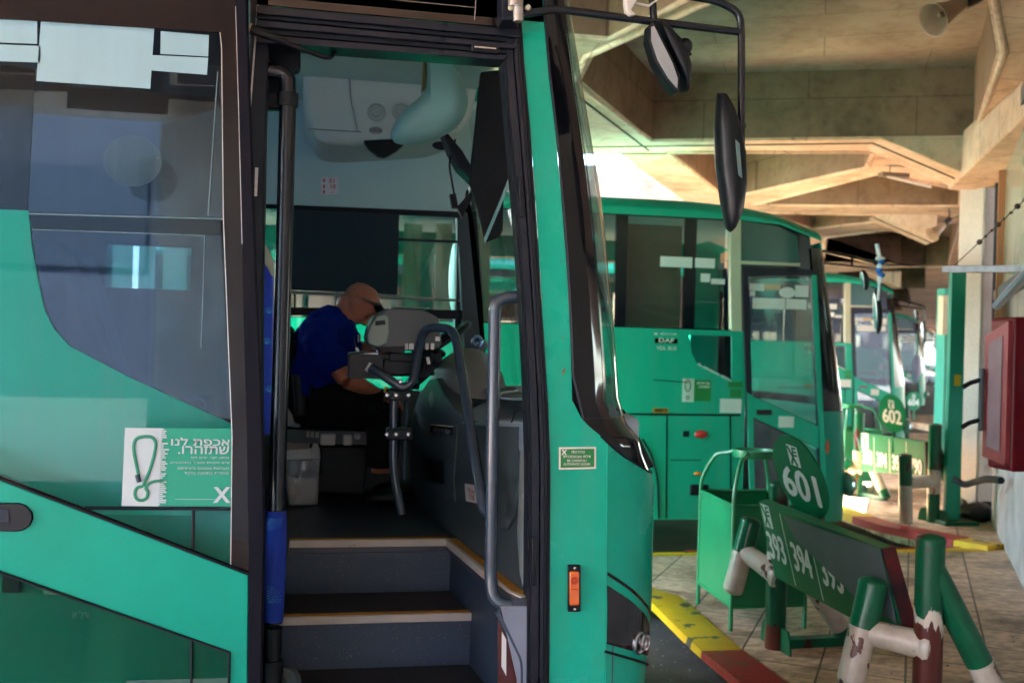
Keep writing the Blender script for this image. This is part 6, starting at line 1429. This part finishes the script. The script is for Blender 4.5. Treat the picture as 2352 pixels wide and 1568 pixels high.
# front-left face edge line at px 2260-2290; box from there to the right, 0.35 deep
c1_ = D(2330,740,5.25); c2_ = D(2507,737,5.33); dirx = V((c2_.x-c1_.x, c2_.y-c1_.y, 0)).normalized(); into = V((-dirx.y, dirx.x, 0))
if into.dot(FW) < 0: into = -into
zt_, zb_ = D(2290,725,5.2).z, D(2290,1085,5.2).z
c1_ = V((c1_.x, c1_.y, 0))
q = MB(); q.prism([c1_+V((0,0,zb_)), c1_+dirx*.62+V((0,0,zb_)), c1_+dirx*.62+into*.20+V((0,0,zb_)), c1_+into*.20+V((0,0,zb_))], (0,0,zt_-zb_)); obj("casing", q, RED, cb, smooth=0, bevel=.022, bseg=3)
# door side facing left
l_ = c1_-dirx*.004
q = MB(); q.prism([l_+V((0,0,zb_+.03))-into*.0, l_+into*.19+V((0,0,zb_+.06)), l_+into*.19+V((0,0,zt_-.10)), l_+V((0,0,zt_-.02))], -dirx*.03); dd_ = obj("cabinet_door", q, mat("pale_red_door", (.30,.03,.04), .4, col2=(.4,.06,.07), nscale=6), cb, smooth=0, bevel=.006)
q = MB(); q.prism([l_-dirx*.031+into*.04+V((0,0,zb_+.10)), l_-dirx*.031+into*.15+V((0,0,zb_+.12)), l_-dirx*.031+into*.15+V((0,0,zt_-.14)), l_-dirx*.031+into*.04+V((0,0,zt_-.10))], -dirx*.003); pl_ = obj("white_plate", q, mat("worn_white_plate", (.30,.17,.20), .5, col2=(.24,.11,.14), nscale=5), dd_, smooth=0)
q = MB(); a = l_-dirx*.05+into*.18; q.tube([a+V((0,0,zb_+.20)), a+V((0,0,zt_-.28))], .014, 8); hg = obj("latch_bar", q, mat("grey_latch", (.10,.11,.12), .4, metal=.5), cb)
for z in (zb_+.26, zt_-.34):
    q = MB(); q.tube([a+V((0,0,z)), a-dirx*.05+into*.03+V((0,0,z-.02)), a-dirx*.09+into*.03+V((0,0,z-.045))], .013, 8, smooth=.02); obj("latch_lever", q, BLKPL, hg)
q = MB(); p_ = c1_+dirx*.2+into*.08+V((0,0,zb_)); q.lathe(p_, (0,0,-1), [(.028,0),(.03,.01),(.02,.012),(.022,.025),(.012,.028),(.012,.045),(.0001,.046)], 16); obj("drain_plug", q, BLKPL, cb)
q = MB(); o_ = c1_-into*.003+V((0,0,0))
for (x0, z0, x1, z1) in ((.105,zt_-.12,.118,zt_-.52),(.118,zt_-.12,.16,zt_-.135)): q.prism([o_+dirx*x0+V((0,0,z0)), o_+dirx*x1+V((0,0,z0)), o_+dirx*(x1-.004)+V((0,0,z1)), o_+dirx*x0+V((0,0,z1))], -into*.001)
obj("tape_residue", q, mat("tape_glue", (.35,.22,.15), .7), cb, smooth=0)
q = MB()
for k in range(14): 
    x0 = .2+random.uniform(-.03,.06); z0 = zt_-.55+random.uniform(-.14,.14); r_ = random.uniform(.004,.014); q.prism([o_+dirx*(x0+r_*math.cos(j*1.05)*random.uniform(.6,1.3))+V((0,0,z0+r_*math.sin(j*1.05))) for j in range(6)], -into*.0012)
obj("flaked_patch", q, mat("flake_cream", (.45,.35,.25), .7), cb, smooth=0)

# ---------------- the driver
dr = thing("person", "bald man in a royal blue polo shirt bending over in the driver seat", "person", (PY(740,960,4.92).x, 4.92, ZF))
Yc = 5.2
Q = lambda u, v, y=0.: PY(u, v, Yc+y)
SKIN = mat("skin", (.46,.15,.085), .45, col2=(.56,.23,.14), nscale=14, namt=.6, bump=.15, bscale=260)
try:
    bs_ = SKIN.node_tree.nodes["Principled BSDF"]; bs_.inputs['Subsurface Weight'].default_value = .12; bs_.inputs['Subsurface Radius'].default_value = (.02,.008,.004)
except Exception: pass
# head frame: forward axis f (down-right), up axis u_, side axis s
hc = Q(822,699)
th = R(56); f_ = V((math.cos(th), -.04, -math.sin(th))).normalized(); u_h = V((math.sin(th), -.02, math.cos(th))); u_h = (u_h-f_*u_h.dot(f_)).normalized(); s_h = u_h.cross(f_)  # s: towards his left? 
HM = Matrix((f_, s_h, u_h)).transposed()
def hp(a, b, c): return hc+HM@V((a, b, c))
def headfn():
    q = MB(); nu, nv = 56, 44; rows = []
    for i in range(nv+1):
        t = i/nv; z = -.122+.240*(.5-.5*math.cos(math.pi*t)); zz = z
        row = []
        # width (side) and depth front/back by height
        hw = interp([(-.122,.012),(-.115,.030),(-.10,.045),(-.075,.058),(-.04,.068),(0,.074),(.04,.078),(.075,.072),(.10,.052),(.112,.030),(.118,.004)], z)
        fr = interp([(-.122,.050),(-.115,.070),(-.10,.082),(-.085,.083),(-.07,.079),(-.055,.084),(-.03,.088),(0,.090),(.02,.090),(.05,.092),(.075,.082),(.10,.054),(.112,.028),(.118,.004)], z)
        bk = interp([(-.122,.0),(-.10,.015),(-.075,.035),(-.05,.066),(-.02,.088),(.02,.102),(.06,.098),(.09,.070),(.108,.036),(.118,.004)], z)
        for j in range(nu):
            a = 2*math.pi*j/nu; cx, sx_ = math.cos(a), math.sin(a)
            ex_ = 1.0 if cx < 0 else .85
            x = (fr if cx > 0 else bk)*math.copysign(abs(cx)**ex_, cx); y = hw*sx_
            g = lambda y0, z0, wy, wz: math.exp(-((y-y0)/wy)**2-((z-z0)/wz)**2)*(1 if cx > 0 else 0)
            x += .028*g(0,-.028,.011,.013)+.014*g(0,-.010,.009,.018)+.006*g(0,.006,.010,.014)      # nose
            x += .008*g(.013,-.033,.006,.007)+.008*g(-.013,-.033,.006,.007)
            x += .007*g(0,-.058,.024,.006)-.005*g(0,-.064,.022,.003)+.006*g(0,-.071,.02,.006)       # lips
            x -= .011*(g(.031,.004,.016,.011)+g(-.031,.004,.016,.011))                              # sockets
            x += .007*(g(.028,.022,.022,.007)+g(-.028,.022,.022,.007))                              # brow
            x += .005*g(0,-.10,.02,.014)                                                            # chin
            x += .004*(g(.045,-.02,.018,.02)+g(-.045,-.02,.018,.02))
            row.append(hp(x, y, z))
        rows.append(row)
    q.grid(rows, closed=True)
    q.f.append(tuple(range(nu))[::-1]); q.m.append(0); q.f.append(tuple(len(q.v)-nu+i for i in range(nu))); q.m.append(0)
    return q
q = headfn()
# ears
for sgn in (1,-1):
    c_ = (-.008, .074*sgn, -.006)
    q.tube([hp(c_[0]+.018*math.cos(a)-.008, .076*sgn+sgn*(.010+.010*max(0,-math.cos(a))), c_[2]+.034*math.sin(a)) for a in [-2.6+k*.42 for k in range(13)]], .0065, 8)
    q.ball(hp(-.010, .076*sgn, -.005), (.014,.008,.024), M=HM, nu=12, nv=8)
# neck and arms share the body surface
def limb(pts, rad, n=16): q.tube(spline(pts, 5), [interp([(k*5, r_) for k, r_ in enumerate(rad)], j) for j in range((len(pts)-1)*5+1)], n)
limb([hp(-.045,0,-.02), Q(793,722), Q(770,735)], [.062,.064,.072])
# right arm (near side): elbow below the console, forearm forward
sh = Q(742,775,-.19); el = Q(795,872,-.25); wr = Q(868,904,-.16)
limb([sh, sh.lerp(el,.5)+V((-.02,0,0)), el], [.055,.050,.042]); limb([el, el.lerp(wr,.4)+V((0,-.005,.004)), wr], [.044,.042,.028])
shl = Q(775,770,.19); ell = Q(822,800,.24); wrl = Q(885,808,.10)
limb([shl, shl.lerp(ell,.5), ell], [.054,.048,.042]); limb([ell, ell.lerp(wrl,.4), wrl], [.043,.040,.027])
limb([sh, Q(758,760,0), shl], [.05,.07,.05])
def hand(w_, d_, up__, sgn):
    d_ = d_.normalized(); n = (up__-d_*up__.dot(d_)).normalized(); s_ = n.cross(d_)*sgn
    M_ = Matrix((d_, s_, n)).transposed()
    q.ball(w_+d_*.045, (.052,.040,.016), M=M_, nu=16, nv=10)
    for k, (off, ln) in enumerate(((.030,.070),(.011,.080),(-.009,.075),(-.028,.060))):
        b_ = w_+d_*.080+s_*off; q.tube([b_, b_+d_*ln*.4-n*.004, b_+d_*ln*.72-n*.018, b_+d_*ln*.88-n*.036], [.0095,.009,.0082,.0072], 10); q.ball(b_+d_*ln*.88-n*.036, .0072, nu=8, nv=6)
    b_ = w_+d_*.025+s_*.034; q.tube([b_, b_+s_*.02+d_*.025-n*.006, b_+s_*.018+d_*.055-n*.014], [.012,.0105,.008], 10); q.ball(b_+s_*.018+d_*.055-n*.014, .008, nu=8, nv=6)
hand(wr, V((.9,.15,-.3)), V((.2,-.2,1)), -1); hand(wrl, V((1,-.15,-.12)), V((0,0,1)), 1)
# torso core and legs inside the clothes, so the figure is one body
limb([Q(770,745), Q(735,800), Q(720,890)], [.085,.15,.15])
lk = (Q(735,925,-.13), Q(880,935,-.15), Q(868,1085,-.13)); lk2 = (Q(735,925,.13), Q(890,930,.16), Q(885,1085,.15))
for a, b, c in (lk, lk2): limb([a, a.lerp(b,.5), b], [.085,.075,.055]); limb([b, b.lerp(c,.5), c], [.055,.05,.035])
body = obj("body", q, SKIN, dr, smooth=80)
r_ = body.modifiers.new("join", 'REMESH'); r_.mode = 'VOXEL'; r_.voxel_size = .0052; r_.use_smooth_shade = True
s2 = body.modifiers.new("smooth", 'SMOOTH'); s2.factor = .5; s2.iterations = 3
# eyes closed lids, brows, stubble ring of hair
q = MB()
for sgn in (1,-1): q.ball(hp(.0765, .031*sgn, .003), (.010,.0135,.009), M=HM, nu=14, nv=10)
obj("eyelids", q, mat("skin_lid", (.27,.09,.055), .5), dr)
q = MB()
for sgn in (1,-1):
    for k in range(14):
        y = .014+k*.0024; p0 = hp(.098-.0007*k*k*.12-.0, y*sgn, .020+.004*math.sin(k*.25)); q.tube([p0, p0+HM@V((.002,.004*sgn,.003))], .0011, 4)
obj("eyebrows", q, mat("grey_hair", (.16,.13,.11), .8), dr)
q = MB(); rh = random.Random(9)
for k in range(900):
    a = rh.uniform(math.pi*.33, math.pi*1.67); z = rh.uniform(-.055,.035); hw = interp([(-.06,.064),(-.04,.068),(0,.074),(.04,.078)], z); bk = interp([(-.055,.062),(-.02,.088),(.02,.102),(.06,.098)], z)
    x = (.088 if math.cos(a) > 0 else bk)*math.cos(a); y = hw*math.sin(a); p0 = hp(x, y, z); p1 = hp(x*1.03, y*1.03, z-.005); q.tube([p0, p1], .0006, 3, caps=False)
obj("cropped_hair", q, mat("grey_hair", (.16,.13,.11), .8), dr, smooth=0)
# sunglasses on the brow
q = MB(); GLS = mat("black_glasses", (.004,.004,.005), .12, coat=1.)
for sgn in (1,-1):
    rows = []
    for i in range(9):
        a = -.5+i/8
        y_ = .037+a*.066; rows.append([hp(.103-.046*(y_/.066)**2, y_*sgn, .080+c_*(.022 if abs(a) < .42 else .015)-.004*a) for c_ in (-1,-.5,0,.5,1)])
    q.grid(rows)
    q.tube([hp(.060,.069*sgn,.082), hp(.04,.083*sgn,.066), hp(.0,.086*sgn,.042), hp(-.035,.084*sgn,.018)], [.012,.008,.005,.004], 8)
q.tube([hp(.103,-.010,.076), hp(.106,0,.078), hp(.103,.010,.076)], .003, 6)
sg = obj("sunglasses", q, GLS, dr, smooth=60); so = sg.modifiers.new("t", 'SOLIDIFY'); so.thickness = .003
# polo shirt
SH = mat("royal_blue_polo", (.0,.012,.17), .9, spec=.15, col2=(.0,.018,.23), nscale=5, bump=.25, bscale=420)
q = MB()
def limb2(pts, rad, sq=1., n=22):
    pts = spline(pts, 5); rr = [interp([(k*5, r_) for k, r_ in enumerate(rad)], j) for j in range(len(pts))]; q.tube(pts, rr, n)
# back profile from the photo: nape (770,680) .. back (675,790) .. waist (672,880)
tors = [(Q(772,742), .075,.10), (Q(758,757), .115,.19), (Q(742,790), .150,.225), (Q(735,825), .160,.215), (Q(728,860), .155,.205), (Q(724,890), .150,.20), (Q(722,905), .145,.195)]
rows = []
for i, (c_, rx, ry) in enumerate(tors):
    t = V((.55,0,.83)) if i < 3 else V((.15,0,1)); t = t.normalized(); a_ = V((t.z,0,-t.x))
    rows.append([c_+a_*rx*math.cos(p)*(1+.02*math.sin(3*p+i))+V((0,1,0))*ry*math.sin(p) for p in [2*math.pi*k/32 for k in range(32)]])
q.grid(rows, closed=True); q.f.append(tuple(range(32))[::-1]); q.m.append(0); q.f.append(tuple(len(q.v)-32+i for i in range(32))); q.m.append(0)
limb2([Q(765,738,-.04), Q(735,765,-.17), Q(752,815,-.215), Q(778,852,-.235)], [.09,.095,.088,.080]); limb2([Q(770,738,.04), Q(765,765,.17), Q(790,785,.215), Q(806,795,.235)], [.09,.088,.08,.07])
limb2([Q(752,770,0), Q(715,790,0), Q(700,830,0)], [.11,.11,.10])
limb2([Q(764,741,-.06), Q(790,770,-.02), Q(788,820,0), Q(770,870,0)], [.06,.08,.10,.10])
sh_ = obj("polo_shirt", q, SH, dr, smooth=80); r_ = sh_.modifiers.new("join", 'REMESH'); r_.mode = 'VOXEL'; r_.voxel_size = .008; r_.use_smooth_shade = True
s3 = sh_.modifiers.new("smooth", 'SMOOTH'); s3.factor = .6; s3.iterations = 6
tx = bpy.data.textures.new("folds", 'CLOUDS'); tx.noise_scale = .075; dm = sh_.modifiers.new("folds", 'DISPLACE'); dm.texture = tx; dm.strength = .042; dm.mid_level = .5; dm.texture_coords = 'LOCAL'
q = MB(); nb = Q(786,720); ax = (hp(0,0,0)-Q(770,745)).normalized()
e1 = V((0,1,0)); e2 = ax.cross(e1).normalized()
rows = []
for k, (h_, r_) in enumerate(((-.05,.088),(-.03,.080),(-.012,.074),(-.02,.084),(-.045,.096))): rows.append([nb+ax*(h_-.01+.012*math.cos(a))+e1*r_*math.cos(a)*1.0+e2*r_*math.sin(a) for a in [2*math.pi*j/28 for j in range(28)]])
q.grid(rows, closed=True); cl_ = obj("collar", q, SH, dr, smooth=60); so = cl_.modifiers.new("t", 'SOLIDIFY'); so.thickness = .004
q = MB(); q.tube([Q(823,768,-.10), Q(823,786,-.10)], .003, 6); q.tube([Q(828,768,-.10), Q(828,784,-.10)], .003, 6); obj("pens", q, WHITEP, dr)
q = MB(); q.box(tuple(Q(816,798,-.14)), tuple(Q(824,806,-.13))); q.ball(Q(822,810,-.13), (.012,.01,.014)); q.tube([Q(812,770,-.1), Q(818,800,-.13)], .002, 5); obj("key_fob", q, CHROME, dr, bevel=.002)
# trousers and shoes
TR = mat("black_trousers", (.002,.0025,.004), .85, spec=.2, bump=.2, bscale=300)
q = MB()
for a, b, c in (lk, lk2): limb2([a-V((.05,0,0)), a.lerp(b,.5), b], [.115,.105,.085]); limb2([b+V((-.01,0,.0)), b.lerp(c,.5), c+V((0,0,.03))], [.083,.075,.065])
limb2([Q(725,925,-.12), Q(725,925,.12)], [.13,.13]); limb2([Q(722,900,0), Q(724,930,0)], [.14,.15])
tr_ = obj("trousers", q, TR, dr, smooth=80); r_ = tr_.modifiers.new("join", 'REMESH'); r_.mode = 'VOXEL'; r_.voxel_size = .010; r_.use_smooth_shade = True
for c in (lk[2], lk2[2]):
    q = MB(); q.ball(V((c.x+.07, c.y, ZF+.045)), (.14,.05,.042), nu=18, nv=12, fn=lambda p: V((p.x, p.y, p.z if p.z > 0 else p.z*.9))); obj("shoe", q, BLKPL, dr)
q = MB(); q.tube([Q(722,899,-.20), Q(745,898,-.20)], .008, 6); obj("belt", q, BLKPL, dr)
